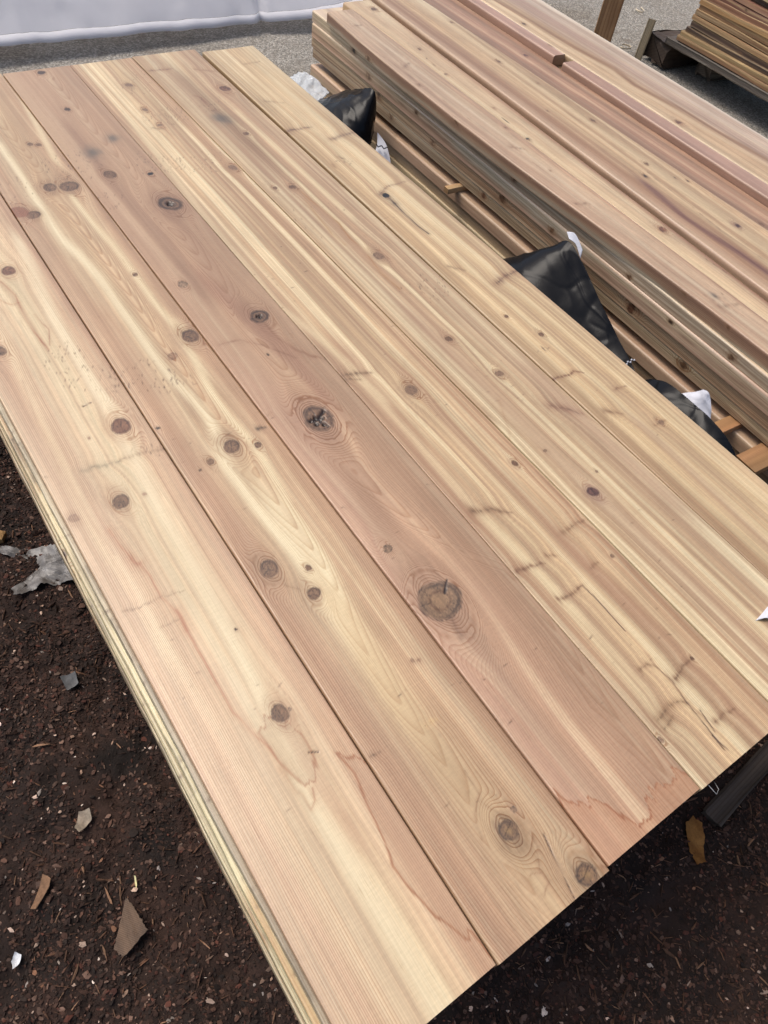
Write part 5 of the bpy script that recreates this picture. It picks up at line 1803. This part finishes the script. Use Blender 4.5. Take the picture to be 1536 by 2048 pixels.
def slab(name, outline, th, seed, c1, c2, curl=0.0, dens=.0025, mat=None, grain=0.0, k=.8):
    """a thin flat piece with the given outline, cut from a fine grid so that it can curl"""
    pts = np.array(outline, float)
    ctr = pts.mean(0)
    # radial grid: rings shrink towards the middle
    m = []
    for i in range(len(pts)):
        p, q = pts[i], pts[(i + 1) % len(pts)]
        nseg = max(2, int(np.linalg.norm(q - p) / dens))
        for s in range(nseg):
            m.append(p + (q - p) * s / nseg)
    m = np.array(m)
    jag = 1 + 0.09 * fbm(m[:, 0] * 300, m[:, 1] * 300, seed, 2)
    m = ctr + (m - ctr) * jag[:, None]
    rings = np.linspace(1, 0.02, 9)
    R = ctr + (m[None] - ctr) * rings[:, None, None]
    n = len(m)
    P = R.reshape(-1, 2)
    z = curl * (((P - ctr) ** 2).sum(1) / (((pts - ctr) ** 2).sum(1).max())) + th * .15 * fbm(P[:, 0] * 200, P[:, 1] * 60, seed + 1, 2)
    z = z + curl * .6 * fbm(P[:, 0] * 40, P[:, 1] * 40, seed + 4, 2)
    top = np.concatenate([P - ctr, (z + th)[:, None]], 1)
    bot = np.concatenate([m - ctr, z[:n, None]], 1)
    V = np.concatenate([top, top[:n], bot])
    i = np.arange(8)[:, None] * n + np.arange(n)[None]
    j = np.arange(8)[:, None] * n + (np.arange(n)[None] + 1) % n
    Q = np.stack([i, j, j + n, i + n], -1).reshape(-1, 4)
    s0 = len(top) + np.arange(n)
    s1 = len(top) + (np.arange(n) + 1) % n
    Q = np.concatenate([Q, np.stack([s0, s0 + n, s1 + n, s1], 1)])
    cap = list(8 * n + np.arange(n))
    me = mesh_arrays(name, V, Q, ngons=[cap], smooth=False)
    f = np.clip(.5 + .9 * fbm(V[:, 0] * 90, V[:, 1] * 30 + V[:, 2] * 100, seed + 2, 3), 0, 1)[:, None]
    C = (np.array(c1) * (1 - f) + np.array(c2) * f) / 255.0
    if mat is None:
        a = me.attributes.new('chip_tone', 'FLOAT_COLOR', 'POINT')
        a.data.foreach_set('color', np.concatenate([s2l(C), np.ones((len(C), 1))], 1).astype(np.float32).ravel())
        me.materials.append(MAT_CHIP)
    elif mat is MAT_ROUGH:
        tone_attrs(me, C, np.full(len(V), grain), (V[:, 0] * .8 + V[:, 1] * .6) / .0024, k)
        me.materials.append(mat)
    else:
        me.materials.append(mat)
    o = bpy.data.objects.new(name, me)
    o.location = (ctr[0], ctr[1], GROUND_Z + MULCH_UP + float(mulch_h(ctr[0:1], ctr[1:2])[0]) + .007)
    return o


o = slab('wood_offcut', [(-.1253, .3487), (-.1166, .2923), (-.1600, .2790), (-.1659, .2964)], .006, 1601, (116, 92, 70), (142, 114, 88), mat=MAT_ROUGH, grain=.6)
o.rotation_euler = (math.radians(4), math.radians(-6), 0)
o.location.z += .004
link(o, 'wedge-shaped brown wood offcut lying on the mulch left of the stack', 'offcut')
o = slab('bark_sliver', [(-.2148, .4427), (-.2070, .4330), (-.2130, .4220), (-.2380, .4030), (-.2440, .4070), (-.2260, .4270)], .003, 1602, (100, 76, 58), (130, 100, 76), curl=.003)
link(o, 'narrow brown bark sliver on the mulch at the left', 'bark sliver')
o = slab('dry_leaf', [(-.1403, .4986), (-.1247, .4932), (-.1270, .4790), (-.1494, .4661), (-.1530, .4790)], .0008, 1603, (124, 112, 98), (158, 146, 128), curl=.012)
link(o, 'curled pale grey dry leaf on the mulch above the wedge offcut', 'leaf')
o = slab('plastic_scrap', [(-.2803, .3681), (-.2740, .3600), (-.2797, .3510), (-.2888, .3480), (-.2880, .3590)], .0008, 1604, (190, 192, 194), (214, 216, 218), curl=.008)
link(o, 'small torn white plastic scrap on the mulch at the lower left', 'scrap')
o = slab('plastic_scrap', [(-.0860, .7280), (-.062, .7240), (-.064, .703), (-.085, .700)], .0008, 1605, (84, 84, 84), (112, 112, 112), curl=.008)
link(o, 'dull grey plastic scrap half sunk in the mulch beside the stack', 'scrap')
o = slab('willow_leaf', [(-.1060, .3700), (-.1040, .3690), (-.1075, .3560), (-.1100, .3530), (-.1092, .3600)], .0006, 1606, (200, 190, 140), (220, 212, 160), curl=.003)
link(o, 'tiny yellowish leaf blade just above the wedge offcut', 'leaf')
o = slab('plastic_film', [(-.100, 1.055), (-.060, 1.030), (.000, 1.005), (.060, .985), (.060, .905), (.030, .900), (-.010, .915), (-.050, .930), (-.095, .925), (-.100, .945), (-.055, .965), (-.020, .985), (-.045, 1.000), (-.090, 1.030)], .001, 1607, (0, 0, 0), (0, 0, 0), curl=.014, mat=simple_mat('dusty_film', (0.06, 0.05, 0.042, 1), (0.24, 0.23, 0.22, 1), (38, 38, 38), .4, .5, .6, .004))
link(o, 'dusty grey plastic film half buried in the mulch against the stack side', 'plastic film')
o = slab('pebble', [(-.0930, 1.078), (-.078, 1.083), (-.068, 1.074), (-.080, 1.060), (-.092, 1.062)], .012, 1608, (124, 94, 58), (148, 116, 76), curl=-.004)
link(o, 'small ochre pebble on the mulch above the grey plastic film', 'pebble')
o = slab('orange_leaf', [(.7071, -.046), (.712, -.062), (.700, -.080), (.672, -.106), (.654, -.102), (.660, -.085), (.676, -.066), (.690, -.046)], .0010, 1609, (112, 74, 34), (140, 98, 50), curl=.008)
link(o, 'rotting orange leaf on the dark mulch off the near right end', 'leaf')

# folded white paper tag stapled near the right edge of the picture
pts = [(0.641, .1000, 0.001), (0.700, .1080, .001)], [(0.650, .0945, .008), (0.708, .1020, .009)], [(0.657, .0890, .002), (0.714, .0960, .002)]
o = sheet_from('paper_tag', pts, 20, 20, 1701, MAT_WHITE, MAT_WHITE, crum=.001, thick=.0004)
link(o, 'folded white paper tag on the board with the cream strip, right edge of the photo', 'tag')

# bent wire staple hanging at the board end
t = [(0.4345, -.001, -.006), (0.4345, -.012, -.006), (0.4420, -.010, -.008), (0.4440, -.002, -.008)]
vs2, qs = [], []
for i, p in enumerate(t):
    for k in range(6):
        vs2.append((p[0] - .4345 + .00025 * math.cos(k), p[1] + .00025 * math.sin(k), p[2] + .00025 * math.sin(k + 1.5)))
for i in range(3):
    for k in range(6):
        qs.append((i * 6 + k, i * 6 + (k + 1) % 6, i * 6 + 6 + (k + 1) % 6, i * 6 + 6 + k))
me = mesh_arrays('wire_staple', vs2, qs, ngons=[[0, 1, 2, 3, 4, 5], [18, 19, 20, 21, 22, 23]])
me.materials.append(simple_mat('steel_wire', (0.22, 0.22, 0.22, 1), (0.35, 0.35, 0.35, 1), rough=.35, bump=0))
o = bpy.data.objects.new('wire_staple', me)
o.location = (.4345, 0, 0)
link(o, 'bent wire staple sticking out of the near end of the striped split board', 'staple')
